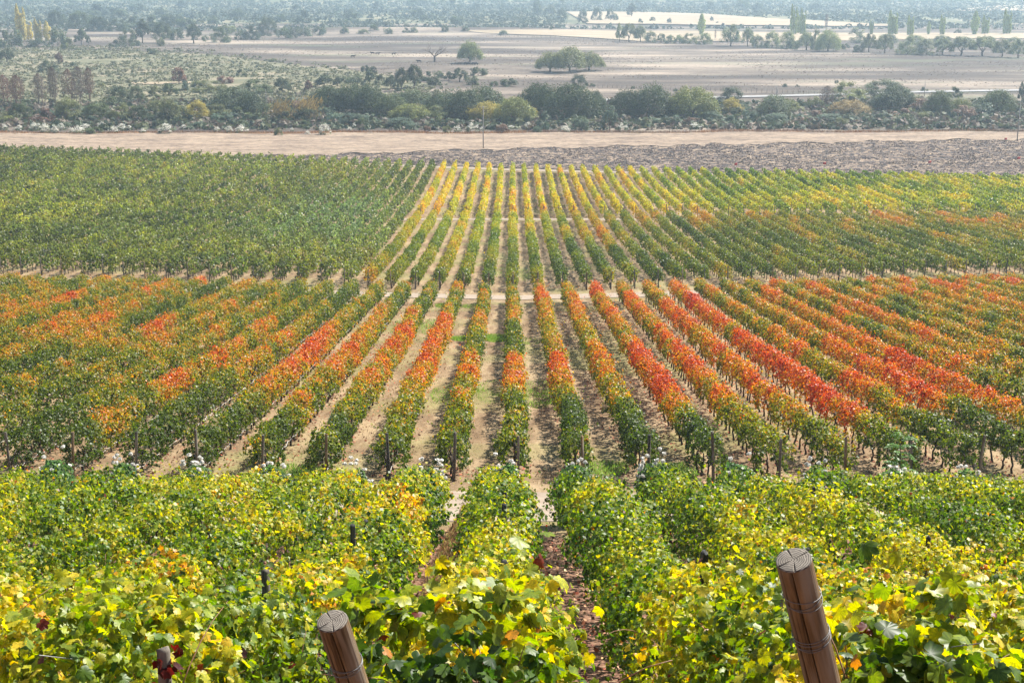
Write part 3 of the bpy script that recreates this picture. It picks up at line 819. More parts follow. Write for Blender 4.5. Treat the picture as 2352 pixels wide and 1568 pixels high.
# ---------------------------------------------------------------- white rose bushes at the row ends
rose_v = []
for s in range(3):
    rg = np.random.default_rng(700+s); n = 1500
    d = unit(rg.normal(0, 1, (n, 3))); d[:, 2] = np.abs(d[:, 2])*1.2-.25
    r = .55+.45*rg.random(n)
    lf = .8+.4*vnoise(d[:, 0]*2+9+s, d[:, 2]*2+5, 700+s)
    C = np.stack([d[:, 0]*.52*r*lf, d[:, 1]*.52*r*lf, .95+d[:, 2]*.85*r*lf], 1)
    N = unit(d+rg.normal(0, .6, (n, 3))); U = unit(np.array([0, 0, .3])+rg.normal(0, 1, (n, 3))); U = unit(U-N*(U*N).sum(1)[:, None])
    V, F, m = leaf_faces(C, N, U, .045+.03*rg.random(n), 'quad', rg)
    col = jitter(np.tile([.085, .16, .05], (n, 1)), rg, .35)
    fol = mesh_from("foliage", V, [F], M_VINE, col)
    flw = []
    for j in range(20+4*s):
        a = rg.random()*6.28; q = rg.random()
        a2 = [.4, 2.3, 4.4][j % 3]+rg.normal(0, .35); a = a2; c = np.array([math.cos(a)*.5*(1-.5*q), math.sin(a)*.5*(1-.5*q), 1.05+.85*q+rg.normal(0, .08)])
        m_ = 26; dd = unit(rg.normal(0, 1, (m_, 3))); Cp = dd*.055*rg.random((m_, 1))**.4*[1, 1, .7]
        N = unit(dd+rg.normal(0, .4, (m_, 3))); U = unit(rg.normal(0, 1, (m_, 3))); U = unit(U-N*(U*N).sum(1)[:, None])
        V, F, m = leaf_faces(Cp, N, U, .03+.02*rg.random(m_), 'quad', rg)
        colp = np.tile([.80, .77, .72], (m_, 1))*(.9+.2*rg.random((m_, 1)))
        flw.append((c, mesh_from("flower", V, [F], M_PETAL, np.clip(colp, 0, .85))))
    mb = MB()
    for j in range(5):
        a = j*1.26+s; add_tube(mb, [(0, 0, -.05), (.1*math.cos(a), .1*math.sin(a), .5), (.3*math.cos(a), .3*math.sin(a), 1.2)], [.014, .01, .006], 4)
    rose_v.append((fol, mb.mesh("stems", M_BARK), flw))
ks = [k for k in range(-7, 8)]
for k in ks:
    x = FX(k)+.15*math.sin(k*5.1); y = FG_END(x)+.75
    fol, st_, flw = rose_v[k % 3]
    side = "at the end of the central near row" if k == 0 else "%s to the %s of the central near row" % (ordw(abs(k)), "right" if k > 0 else "left")
    root = thing("rose_bush", "white rose bush %s" % side, "rose bush", (x, y, float(H(x, y))), "white rose bushes at the row ends", rz=k*1.3, scale=(1.15+.2*math.sin(k*3), 1.1, 1.1+.08*math.sin(k*7)))
    obj("foliage", fol, root); obj("stems", st_, root)
    for j, (c, me) in enumerate(flw):
        if k in (1, 3, 5, -6) and j % 2: continue
        obj("flower", me, root, tuple(c))

# ---------------------------------------------------------------- stuff on the ground of the vineyard
def cards(name, C, size, col, rng, flat=1.0, mat=None, up=None, label=None, cat=None):
    n = len(C)
    N = unit(rng.normal(0, 1, (n, 3))*[1-flat*.6, 1-flat*.6, .3]+[0, 0, flat]); U = rng.normal(0, 1, (n, 3)); U[:, 2] *= (1-flat)
    if up is not None: N = unit(rng.normal(0, 1, (n, 3))*[1, 1, .2]); U = np.array([0, 0, 1.])+rng.normal(0, up, (n, 3))
    U = unit(U-N*(U*N).sum(1)[:, None])
    V, F, m = leaf_faces(C, N, U, size, 'quad', rng)
    if up is not None:      # narrow blades
        V = V.reshape(-1, 4, 3); mid = (V[:, 1]+V[:, 3])/2
        V[:, 1] = mid+(V[:, 1]-mid)*.14; V[:, 3] = mid+(V[:, 3]-mid)*.14; V = V.reshape(-1, 3)
    o = obj(name, mesh_from(name, V, [F], mat or M_VINE, col)); o["kind"] = "stuff"
    return tag(o, label, cat)
rg = np.random.default_rng(11)
n = 16000; x = rg.uniform(-9, 12, n); y = rg.uniform(5, 39, n)**1.0
C = np.stack([x, y, H(x, y)+rut(x, y)+.015+.03*rg.random(n)], 1)
cl = np.array([[.34, .10, .06], [.42, .24, .13], [.20, .07, .04], [.50, .34, .2], [.13, .06, .04]])[rg.integers(0, 5, n)]
cards("fallen_leaves", C, .035+.035*rg.random(n), jitter(cl, rg, .3), rg, .85, M_DIFF, label="reddish brown fallen leaves littering the soil between the near vine rows", cat="leaf litter")
n = 26000; kk = rg.integers(-14, 15, n); y = 49+rg.random(n)**1.4*68; x = .1+2.3*kk+rg.normal(0, .55, n)
C = np.stack([x, y, H(x, y)+rut(x, y)+.02], 1)
cl = np.array([[.30, .09, .05], [.40, .16, .09], [.20, .07, .04], [.12, .055, .035]])[rg.integers(0, 4, n)]
cards("fallen_leaves", C, .04+.035*rg.random(n), jitter(cl, rg, .3), rg, .85, M_DIFF, label="brown and red fallen leaves under the red and green vine rows", cat="leaf litter")
# dry grass tufts between the rows
n = 70000; kk = rg.integers(-16, 17, n); y = 47+rg.random(n)**1.2*72; x = .1+2.3*(kk+.5)+rg.normal(0, .38, n)
keep = vnoise(x/1.7+50, y/4.5, 15) > .40; x, y = x[keep], y[keep]; n = len(x)
C = np.stack([x, y, H(x, y)+rut(x, y)+.05], 1)
gcol = np.where((vnoise(x/5, y/9, 16) > .62)[:, None], [[.16, .20, .06]], [[.42, .32, .17]])
cards("dry_grass", C, .06+.05*rg.random(n), jitter(gcol, rg, .3), rg, 0, M_DIFF, up=.45, label="short dry straw-coloured grass between the vine rows", cat="grass")
gp = []
for (cx, cy_, rx, ry, m) in ((-1.05, 93, .85, 2.2, 4200), (-3.3, 92.8, .8, 1.4, 1500), (1.2, 91, .7, 2.0, 300), (-1.05, 70, .8, 4.2, 1300), (1.3, 69.5, .85, 5, 1300), (-3.4, 69, .7, 3, 500), (-3.4, 114, .8, 2.0, 500), (-5.7, 115, .7, 2.0, 500), (-5.8, 100, .8, 5, 500), (-8, 100, .7, 5, 300), (3.6, 50.5, .8, 1.6, 700), (6, 50, .9, 1.8, 1100), (-3.5, 49.5, .8, 1.4, 700), (-8, 49.5, .9, 2, 900), (-1.1, 145, .8, 5, 700), (1.3, 143, .7, 6, 700)):
    a = rg.random(m)*6.28; q = rg.random(m)**.6
    gp.append(np.stack([cx+rx*q*np.cos(a), cy_+ry*q*np.sin(a)], 1))
gp = np.concatenate(gp); x, y = gp[:, 0], gp[:, 1]
C = np.stack([x, y, H(x, y)+rut(x, y)+.06], 1)
cards("grass", C, .09+.07*rg.random(len(x)), jitter(np.tile([.17, .27, .06], (len(x), 1)), rg, .3), rg, 0, None, up=.5, label="bright green grass patches between the middle vine rows", cat="grass")
far = []
n = 26000; kk = rg.integers(-5, 12, n); y = rg.uniform(212, 282, n); x = .1+2.3*(kk+.5)+rg.normal(0, .45, n)
keep = vnoise(x/6, y/9, 18) > .48; x, y = x[keep], y[keep]
C = np.stack([x, y, H(x, y)+.05], 1)
cards("grass", C, .13+.08*rg.random(len(x)), jitter(np.tile([.16, .20, .08], (len(x), 1)), rg, .3), rg, 0, M_DIFF, up=.5, label="thin grey-green grass between the yellow vine rows", cat="grass")
# tall dry weeds in the gap left of the central near row
n = 9000; x = -1.42+rg.normal(0, .17, n); y = rg.uniform(24, 40, n)**1.0
keep = vnoise(y/1.2, x*2, 19) > .35; x, y = x[keep], y[keep]; n = len(x); q = rg.random(n)
C = np.stack([x, y, H(x, y)+.75*q*np.exp(-((x+1.42)/.3)**2)], 1)
cl = np.array([[.24, .15, .09], [.15, .17, .05], [.32, .24, .13], [.16, .07, .05]])[rg.integers(0, 4, n)]
cards("weeds", C, .05+.06*rg.random(n), jitter(cl, rg, .3), rg, 0, None, up=.6, label="tall dry brown weeds in the gap left of the central near vine row", cat="weeds")

# feathery sapling by the near track at the right
px, py = 2062, 1128; x, y, z, t = G(px, py)
root = thing("sapling", "thin feathery green sapling rising beside the near track on the right", "sapling", (x, y, z))
mb = MB(); add_tube(mb, [(0, 0, -.1), (.03, 0, .8), (-.02, 0, 1.6), (.03, 0, 2.2)], [.02, .016, .011, .005], 6)
obj("stem", mb.mesh("stem", M_BARK), root)
Cs = []; Us = []
for j in range(26):
    z0 = .5+1.75*rg.random(); a = rg.random()*6.28; L = .55*(1.2-.3*z0/2)
    for q in np.linspace(.1, 1, 16):
        for sgn in (-1, 1):
            p = np.array([math.cos(a)*L*q, math.sin(a)*L*q, z0+.35*q-.35*q*q]); pe = np.array([-math.sin(a), math.cos(a), 0])*sgn
            Cs.append(p+pe*.045); Us.append(pe)
Cs = np.array(Cs); Us = np.array(Us); N = unit(np.array([0, 0, 1.])+rg.normal(0, .2, Cs.shape)); Us = unit(Us-N*(Us*N).sum(1)[:, None])
V, F, m = leaf_faces(Cs, N, Us, np.full(len(Cs), .045), 'quad', rg)
obj("leaves", mesh_from("leaves", V, [F], M_VINE, jitter(np.tile([.12, .24, .06], (len(Cs), 1)), rg)), root)

# ---------------------------------------------------------------- clods, flags, strip of dry grass
rg = np.random.default_rng(21)
n = 60000; x = rg.uniform(-80, 145, n); y = rg.uniform(262, 345, n)
hi_ = np.array([pl_edge(a) for a in x]); lo_ = np.array([yend(a) for a in x])+6
keep = (y < hi_-.5) & (y > lo_) & (np.abs(x) < y*.42) & (vnoise(x/2.6, y/1.3, 23)+.25*vnoise(x/12, y/5, 24) > .56)
x, y = x[keep], y[keep]; n = len(x)
ico = np.array([[0, 0, 1], [.9, 0, .2], [.2, .85, .3], [-.75, .5, .2], [-.7, -.55, .25], [.3, -.9, .2], [0, 0, -.6]])
fi = np.array([[0, 1, 2], [0, 2, 3], [0, 3, 4], [0, 4, 5], [0, 5, 1], [6, 2, 1], [6, 3, 2], [6, 4, 3], [6, 5, 4], [6, 1, 5]])
sz = .07+.12*rg.random(n)**2
V = ico[None]*(1+.5*rg.normal(0, .5, (n, 7, 1)))*sz[:, None, None]*np.array([1.3, 1, .8])+np.stack([x, y, H(x, y)+.22+clod(x, y)*.8], 1)[:, None]
F = (np.arange(n)[:, None, None]*7+fi[None]).reshape(-1, 3)
o = obj("soil_clods", mesh_from("soil_clods", V.reshape(-1, 3), [F], M_DIFF, np.repeat(jitter(np.tile([.13, .10, .09], (n, 1)), rg, .35), 10, 0)))
tag(o, "dark turned clods of earth lying over the ploughed field", "soil clods", kind="stuff")
n = 26000; x = rg.uniform(-165, 170, n); y = np.array([stub_far(a) for a in x])+rg.uniform(-.8, 4.5, n)+vnoise(x/9, 0*x, 25)*4-1.5
C = np.stack([x, y, H(x, y)+.25*rg.random(n)], 1)
cl = np.where((vnoise(x/7, y/3, 26) > .5)[:, None], [[.42, .22, .10]], [[.34, .22, .15]])
o = cards("dry_grass", C, .28+.22*rg.random(n), jitter(cl, rg, .25), rg, 0, M_DIFF, up=.35, label="strip of rusty dry grass along the far edge of the stubble field", cat="grass")
for j, (px, py) in enumerate(((1686.5, 386), (1890, 384), (2131.5, 381), (2306.5, 327), (2336, 372))):
    x, y, z, t = G(px, py); mb = MB(); add_tube(mb, [(0, 0, -.1), (0, 0, 1.1)], .015, 5)
    root = thing("marker_flag", "small red marker flag in the field, %s from the left" % ordw(j+1), "flag", (x, y, z), "small red marker flags")
    obj("stick", mb.mesh("stick", M_BARK), root)
    mb = MB(); add_tube(mb, [(0, 0, 0), (.22, .02, -.02), (.45, -.03, -.08)], [.05, .05, .04], 4)
    V, F = np.array([[0, 0, .5], [.3, .06, .45], [.6, -.03, .5], [.6, -.03, .05], [.3, .07, 0], [0, 0, .02]]), [[0, 1, 4, 5], [1, 2, 3, 4]]
    mb = MB(); mb.add(np.vstack([V, V+[0, .012, 0]]), F+[[6+a for a in reversed(f)] for f in F]+[[0, 6, 7, 1], [1, 7, 8, 2], [2, 8, 9, 3], [3, 9, 10, 4], [4, 10, 11, 5], [5, 11, 6, 0]])
    obj("cloth", mb.mesh("cloth", M_RED), root, (0, 0, .55))

# ---------------------------------------------------------------- trees, bushes and shrubs of the valley
def clump_cards(C, Nn, size, tint, rng, hang=0.0):
    n = len(C)
    N = unit(Nn+rng.normal(0, .7, (n, 3))); U = rng.normal(0, 1, (n, 3)); U[:, 2] -= hang*3; U = unit(U-N*(U*N).sum(1)[:, None])
    V, F, m = leaf_faces(C, N, U, size*(.6+.7*rng.random(n)), 'quad', rng)
    if hang:
        V = V.reshape(-1, 4, 3); mid = (V[:, 1]+V[:, 3])/2
        V[:, 1] = mid+(V[:, 1]-mid)*.5; V[:, 3] = mid+(V[:, 3]-mid)*.5; V = V.reshape(-1, 3)
    return V, F, tint
def dome_pts(rng, n, nc, zlo=0.0, seed=0, spread=.13, flat=1.0, open_=0.0):
    """points in clumps over a dome of width 1 and height 1 (z 0..1)"""
    d = unit(rng.normal(0, 1, (nc, 3))); d[:, 2] = np.abs(d[:, 2])*1.15-.15
    rr = .30+.16*rng.random(nc)
    cc = np.stack([d[:, 0]*rr, d[:, 1]*rr, zlo+(1-zlo)*np.clip(.12+d[:, 2]*(.62+.28*rng.random(nc)), .02, .93)], 1)
    cs = spread*(.6+.8*rng.random(nc)); tb = .62+.75*rng.random(nc)
    i = rng.integers(0, nc, n)
    q = unit(rng.normal(0, 1, (n, 3)))*(rng.random((n, 1))**.45)
    C = cc[i]+q*cs[i][:, None]*[1, 1, 1.15*flat]
    C[:, 2] = np.maximum(C[:, 2], zlo*.8+.01)
    Nn = unit(q+.5*d[i]+[0, 0, .4])
    return C, Nn, tb[i], i
def tint_of(tb, rng, yel=0.0):
    n = len(tb); c = np.stack([tb, tb, tb], 1)*1.15*(1+(rng.random((n, 1))-.5)*.5)
    f = (rng.random(n) < .3)[:, None]; c = np.where(f, c*[1.25, 1.12, .85], c)
    return c
def limb(rng, p, d, L, r, mb, depth, up=.25, n=3, spread=.55):
    P = [p]; q = p.copy(); dd = d.copy()
    for i in range(3):
        dd = unit(dd+rng.normal(0, .16, 3)+[0, 0, up*.2]); q = q+dd*L/3; P.append(q.copy())
    add_tube(mb, P, np.linspace(r, r*.55, 4), 5 if depth > 1 else 3, cap=False)
    if depth > 0:
        for i in range(n):
            k = 1+rng.integers(0, 3); nd = unit(dd+rng.normal(0, spread, 3)+[0, 0, up*.3])
            limb(rng, P[k] if i else P[-1], nd, L*(.6+.2*rng.random()), r*.5, mb, depth-1, up, n, spread)
TPL = {}
def trunk_mesh(rng, zlo, r=.03, nl=4):
    mb = MB()
    add_tube(mb, [(0, 0, -.03), (rng.normal(0, .015), rng.normal(0, .015), zlo*.5+.05), (rng.normal(0, .03), rng.normal(0, .03), zlo+.18)], [r*1.3, r, r*.75], 7, t=(.09, .07, .055))
    for j in range(nl):
        a = j*6.28/nl+rng.random(); add_tube(mb, [(0, 0, zlo*.7+.04), (.12*math.cos(a), .12*math.sin(a), zlo+.15), (.26*math.cos(a), .26*math.sin(a), zlo+.42)], [r*.6, r*.42, r*.2], 5, cap=False, t=(.09, .07, .055))
    return mb.mesh("trunk", M_DIFF, tint=True, smooth=True)
_TR = {}
def tpl(kind, var):
    key = (kind, var)
    if key in TPL: return TPL[key]
    rng = np.random.default_rng(hash(kind) % 1000 if False else sum(map(ord, kind))*13+var)
    parts = []
    big = kind.endswith('_big')
    base = kind.replace('_big', '')
    if base == 'bush':
        n, sz = (9000, .0155) if big else (2200, .034)
        C, Nn, tb, _ = dome_pts(rng, n, 46 if big else 20, 0, spread=.12 if big else .17)
        V, F, t = clump_cards(C, Nn, sz, tint_of(tb, rng), rng); parts = [("crown", mesh_from("crown", V, [F], M_TREE, t)), ("stems", trunk_mesh(rng, .02, .015, 5))]
    elif base == 'tree':
        n, sz = (8000, .0165) if big else (2000, .034)
        C, Nn, tb, _ = dome_pts(rng, n, 40 if big else 18, .24, spread=.12 if big else .16)
        V, F, t = clump_cards(C, Nn, sz, tint_of(tb, rng), rng); parts = [("crown", mesh_from("crown", V, [F], M_TREE, t)), ("trunk", trunk_mesh(rng, .24, .03))]
    elif base in ('willow', 'willowtree'):
        zlo = .02 if base == 'willow' else .14
        nc = 120 if big else 50; ns = 30 if big else 15
        Cs = []; Ns = []; Ts = []
        for j in range(nc):
            a = rng.random()*6.28; rr = .46*rng.random()**.55; z0 = .98*math.sqrt(max(0.02, 1-(rr/.52)**2))*(.80+.22*rng.random())
            tb = .65+.7*rng.random(); w_ = .035+.03*rng.random()
            zl = zlo+rng.random()*.12 if rr > .25 else z0*.5
            zz = z0-(z0-zl)*rng.random(ns*3)**1.0
            k = (z0-zz)/(z0-zl+1e-3)
            m = len(zz)
            Cs.append(np.stack([(rr+.05*np.sqrt(k)+rng.normal(0, w_*.5, m))*math.cos(a)+rng.normal(0, w_, m)*-math.sin(a), (rr+.05*np.sqrt(k)+rng.normal(0, w_*.5, m))*math.sin(a)+rng.normal(0, w_, m)*math.cos(a), zz], 1))
            Ns.append(np.tile([math.cos(a)*.9, math.sin(a)*.9, .35], (m, 1))); Ts.append(np.full(m, tb)*(1.15-.25*k))
        C0, N0, t0, _ = dome_pts(rng, 1500 if big else 500, 30, .25, spread=.1)
        C = np.concatenate(Cs+[C0]); Nn = np.concatenate(Ns+[N0]); tb = np.concatenate(Ts+[t0])
        V, F, t = clump_cards(C, Nn, .021 if big else .036, tint_of(tb, rng), rng, hang=.5)
        parts = [("crown", mesh_from("crown", V, [F], M_TREE, t)), ("trunk", trunk_mesh(rng, .15, .028))]
    elif base == 'poplar':
        n = 3800; Cs = []; ks = 3 if var != 1 else 1
        z = rng.random(n)**.8; j = rng.integers(0, ks, n); hs = np.array([1, .8, .9])[j]
        wd = (.22 if ks > 1 else .42)*np.sin(np.clip(z*.93+.07, 0, 1)*np.pi)**.6*(.7+.5*vnoise(z*9, j*3.3, 7+var))
        a = rng.random(n)*6.28; r = np.sqrt(rng.random(n))*wd
        C = np.stack([(j-(ks-1)/2)*.28+r*np.cos(a), r*np.sin(a), z*hs*(1) ], 1)
        gap = vnoise(z*12+var, j*5.1+np.cos(a), 9) > .28; C = C[gap]; a = a[gap]
        V, F, t = clump_cards(C, np.stack([np.cos(a), np.sin(a), 0*a+.3], 1), .036, tint_of(.75+.5*rng.random(len(C)), rng), rng)
        V[:, 2] = V[:, 2]
        mb = MB()
        for q in range(ks): add_tube(mb, [((q-(ks-1)/2)*.2, 0, -.03), ((q-(ks-1)/2)*.28, 0, .5), ((q-(ks-1)/2)*.28, 0, .9)], [.03, .02, .006], 5, t=(.12, .10, .08))
        parts = [("crown", mesh_from("crown", V, [F], M_TREE, t)), ("trunk", mb.mesh("trunk", M_DIFF, tint=True))]
    elif base in ('bare', 'copse'):
        mb = MB()
        if base == 'bare':
            add_tube(mb, [(0, 0, -.03), (.01, 0, .12), (-.01, 0, .25)], [.05, .035, .03], 6, cap=False)
            for j in range(5):
                a = j*1.26+.3; limb(rng, np.array([0, 0, .22]), unit(np.array([math.cos(a)*.9, math.sin(a)*.7, .75])), .30, .02, mb, 3, .15, 3, .5)
        else:
            for j in range(5):
                x0, y0 = rng.normal(0, .14, 2)
                limb(rng, np.array([x0, y0, -.02]), unit(np.array([x0*.8, y0*.8, 1.])), .42, .018, mb, 3, .8, 3, .35)
        wood = mb.mesh("branches", M_DIFFO, tint=True)
        parts = [("branches", wood)]
        n = 1800 if base == 'copse' else 0
        if n:
            z = .25+.75*rng.random(n); a = rng.random(n)*6.28; r = .42*np.sqrt(rng.random(n))*np.sin(np.pi*np.clip(z, 0, 1)**1.3)**.7*(.6+.6*vnoise(z*5, a*1.5, var))
            C = np.stack([r*np.cos(a), r*np.sin(a), z*.98], 1)
            V, F, t = clump_cards(C, np.stack([np.cos(a), np.sin(a), .3+0*a], 1), .017, tint_of(.7+.6*rng.random(n), rng), rng)
            parts.append(("crown", mesh_from("crown", V, [F], M_TREE, t)))
    elif base == 'flower':
        C, Nn, tb, ci = dome_pts(rng, 1100, 22, 0, spread=.15)
        top = (C[:, 2] > .30) & ((ci % 3 != 0) | (C[:, 2] > .6)) & (Nn[:, 2] > -.2)
        V, F, t = clump_cards(C[~top], Nn[~top], .036, tint_of(tb, rng)[~top], rng); parts = [("crown", mesh_from("crown", V, [F], M_TREE, t))]
        V, F, t = clump_cards(C[top], Nn[top], .032, np.clip(np.tile([.74, .72, .64], (top.sum(), 1))*(.85+.3*rng.random((top.sum(), 1))), 0, .82), rng)
        parts.append(("blossom", mesh_from("blossom", V, [F], M_PETAL, t)))
    elif base == 'reed':
        mb = MB(); n = 1500
        x = rng.normal(0, .2, n); y = rng.normal(0, .2, n); h = .55+.45*rng.random(n)
        s = rng.random(n); C = np.stack([x+.28*s*h+rng.normal(0, .03, n), y+rng.normal(0, .05, n), s*h], 1)
        U = unit(np.array([.45, 0, 1.])+rng.normal(0, .22, (n, 3))); N = unit(rng.normal(0, 1, (n, 3))*[1, 1, .3]); N = unit(N-U*(N*U).sum(1)[:, None])
        V, F, m = leaf_faces(C, N, U, .07*(.6+.8*rng.random(n)), 'quad', rng); V = V.reshape(-1, 4, 3); mid = (V[:, 1]+V[:, 3])/2
        V[:, 1] = mid+(V[:, 1]-mid)*.22; V[:, 3] = mid+(V[:, 3]-mid)*.22
        parts = [("stalks", mesh_from("stalks", V.reshape(-1, 3), [F], M_TREE, tint_of(.7+.7*rng.random(n), rng)))]
    TPL[key] = parts
    return parts

COLR = dict(dark=(.048, .068, .028), mid=(.075, .10, .040), olive=(.13, .145, .055), light=(.17, .20, .08), yellow=(.30, .26, .06), yg=(.15, .17, .05), gold=(.26, .20, .09),
            brown=(.17, .11, .08), grey=(.15, .115, .10), blue=(.085, .125, .085), rust=(.15, .085, .065), pop=(.50, .44, .16), popg=(.27, .33, .12))
WORD = dict(dark="dark green", mid="green", olive="olive green", light="pale green", yellow="yellow", yg="yellowish green", gold="golden", brown="brown", grey="grey", blue="blue-green", rust="reddish brown", pop="pale yellow", popg="pale green")
KW = dict(bush="rounded bush", tree="tree", willow="weeping willow", willowtree="spreading willow", poplar="slender poplar", bare="leafless tree", copse="bare twiggy tree", flower="white-blossomed shrub", reed="clump of leaning stalks")
KN = dict(bush="bush", tree="tree", willow="willow_tree", willowtree="willow_tree", poplar="poplar_tree", bare="bare_tree", copse="bare_tree", flower="flowering_shrub", reed="reed_clump")
KC = dict(bush="bush", tree="tree", willow="willow", willowtree="willow", poplar="poplar", bare="bare tree", copse="bare tree", flower="flowering shrub", reed="reeds")
ITEMS = []   # (px, py, w, h, kind, colour, band)
def R(reg, band, txt):
    ox = (0, 784, 1568)[reg-1]
    for ln in txt.strip().split(';'):
        ln = ln.strip()
        if not ln: continue
        x, y, w_, h, kind, c = ln.split()
        ITEMS.append((ox+float(x)/3, float(y)/3, float(w_)/3, float(h)/3, kind, c, band))
HB = "behind the stubble field"; PL = "on the dry plain"; FH = "in the far hedge"; LS = "in the left scrub"; HZ = "on the hazy far slope"; TL = "in the upper-left tree line"; RT = "in the right far tree line"
R(1, TL, """145 280 80 220 poplar pop;190 275 70 120 poplar pop;262 285 60 140 poplar pop;322 285 60 120 poplar pop;90 322 120 110 bush mid;390 322 120 130 bush mid;20 332 90 120 bush mid;460 342 80 80 bush olive;
250 330 150 60 bush dark;555 312 90 95 tree mid;608 312 36 52 tree dark;790 326 80 50 bush dark;880 322 140 110 bush_big mid;975 300 110 140 tree dark;1110 300 130 130 tree_big mid;1100 320 60 60 bush olive;1215 278 100 82 bush dark;1330 302 115 118 tree_big dark;1410 287 45 42 bush mid;
1510 295 175 95 bush_big mid;1655 274 85 62 bush mid;1732 276 115 90 bush_big dark;1840 252 180 122 bush_big dark;1962 266 100 78 bush mid;2015 264 80 72 bush dark;2095 252 110 62 bush mid;2200 246 90 60 bush dark;1560 235 120 60 bush olive;
380 192 140 110 bush_big dark;540 202 200 112 bush_big mid;680 217 200 92 bush_big dark;800 218 150 75 bush_big mid;760 118 150 62 bush dark;1040 192 120 82 bush mid;1160 182 160 72 bush_big dark;1270 188 140 62 bush mid;900 196 140 80 bush dark;1050 225 120 70 bush dark""")
R(1, HZ, """1640 127 110 68 bush dark;2080 162 112 88 bush dark;1460 152 60 42 bush mid;1935 152 60 55 bush mid;640 112 160 80 bush dark;820 132 120 70 bush mid;940 84 150 60 bush dark;1110 110 120 50 bush mid;480 60 120 40 bush mid;160 90 120 50 bush mid""")
R(1, LS, """1058 378 70 42 bush mid;1024 366 28 30 tree dark;40 432 110 82 tree dark;322 502 140 78 bush_big dark;402 446 62 72 tree rust;500 466 50 36 bush dark;1230 583 100 108 tree rust;1275 632 46 80 bush blue;1160 667 120 78 tree mid;1060 667 90 62 tree olive;1355 605 90 48 bush olive;
1545 582 112 58 bush rust;1430 642 240 76 bush_big olive;1656 526 70 46 bush dark;1750 652 230 92 bush_big mid;1940 642 112 88 tree dark;2120 638 62 72 tree rust;2230 606 122 80 tree dark;2325 602 60 62 tree dark;900 617 40 42 bush mid;690 600 60 30 bush olive;1880 432 70 30 bush olive""")
R(1, HB, """20 735 150 195 copse rust;110 742 150 200 copse rust;265 742 130 212 copse grey;365 742 120 252 copse grey;470 712 130 212 copse rust;540 727 130 240 copse grey;610 702 110 212 copse rust;
800 712 180 108 bush_big dark;745 752 130 84 bush mid;930 692 130 88 bush_big mid;1080 700 100 50 bush olive;1590 760 420 140 willow_big dark;1720 802 180 150 willow_big dark;1490 800 150 80 bush olive;120 842 175 124 bush_big dark;285 845 150 92 bush rust;460 822 210 130 bush_big olive;640 837 240 115 bush_big mid;820 832 165 96 bush_big yg;940 837 165 102 bush_big dark;
1060 790 150 90 bush_big olive;1165 832 185 135 bush_big olive;1352 827 172 120 bush_big yellow;1510 822 155 92 bush_big olive;1650 822 150 84 bush mid;1790 852 160 72 bush dark;1900 835 190 140 reed gold;2080 835 220 160 reed gold;1950 842 150 70 bush dark;2110 842 180 90 bush_big dark;2260 780 250 170 willow_big dark;2300 850 150 80 bush blue""")
R(1, "by the stubble field", """30 905 62 48 flower mid;130 905 62 36 flower mid;240 902 84 52 flower mid;305 920 82 62 flower mid;375 927 78 54 flower mid;420 902 56 46 flower mid;520 927 140 52 flower olive;585 892 80 35 flower olive;640 927 110 50 bush mid;695 892 72 46 flower mid;775 917 76 42 flower mid;835 902 80 42 flower mid;888 902 52 32 flower mid;985 922 62 32 flower mid;1140 927 112 62 flower mid;1260 892 62 30 flower olive;1495 912 52 32 flower olive;1575 917 62 42 flower olive;1665 922 92 52 flower olive;2010 907 30 26 flower mid;2115 932 42 28 flower mid;2235 937 92 70 flower olive;960 880 60 36 bush olive;1070 885 40 60 bush blue;1915 940 60 60 bush olive""")
R(2, PL, """640 430 190 138 bare grey;885 440 244 142 willowtree_big light;1440 500 190 130 willowtree_big olive;1575 505 300 175 willowtree_big olive;1710 490 200 120 willowtree_big olive;1055 597 60 38 bush mid;1155 597 112 56 bush dark;1635 607 130 84 bush_big dark;1730 599 40 24 bush mid;2010 613 30 20 bush dark;2302 632 34 22 bush dark;1115 245 66 36 bush mid""")
R(2, LS, """165 502 60 52 bush dark;215 512 62 50 tree dark;270 592 92 76 bush_big mid;340 617 84 84 tree dark;412 627 112 140 tree_big dark;500 612 132 144 tree_big dark;590 560 80 66 bush dark;640 592 104 62 bush_big dark;665 540 80 50 bush mid;740 557 72 58 tree dark;815 567 124 84 tree_big dark;903 587 100 62 bush_big mid;942 522 122 58 bush dark;190 587 80 90 tree mid;110 588 90 66 bush mid;30 582 90 56 bush mid""")
R(2, HB, """60 782 210 185 willow_big dark;190 792 200 190 willow_big dark;340 802 200 140 willow_big mid;480 762 250 130 willow_big mid;700 802 260 150 willow_big dark;860 825 240 190 willow_big dark;960 800 280 190 willow_big dark;480 830 240 100 willow_big yg;640 832 220 90 bush_big light;560 800 200 75 bush_big gold;1000 835 250 120 willow_big yellow;1190 852 240 165 willow_big yg;1320 822 90 80 willow yellow;1370 800 300 205 willow_big dark;1580 824 330 225 willow_big dark;1740 802 150 165 willow_big dark;1970 812 200 180 willow_big dark;2140 817 250 215 willow_big dark;2330 812 130 155 willow_big mid;
100 862 300 70 bush_big blue;400 882 250 60 bush_big blue;1165 862 74 54 bush light;1395 897 90 125 bush blue;1650 902 110 94 bush blue;1852 902 112 145 tree blue;590 907 50 42 bush brown;725 917 60 52 bush olive;1110 917 92 62 bush brown;1350 917 62 50 bush blue""")
R(2, "by the stubble field", """90 884 42 32 flower mid;55 907 40 26 flower mid;210 892 26 18 flower mid;800 912 62 42 flower mid;905 917 100 62 flower mid;1010 892 52 28 flower mid;965 907 40 30 flower mid;1170 892 62 24 flower olive;1290 892 72 42 flower olive;1345 882 32 24 flower olive;1540 917 92 42 flower mid;1940 907 82 52 flower mid""")
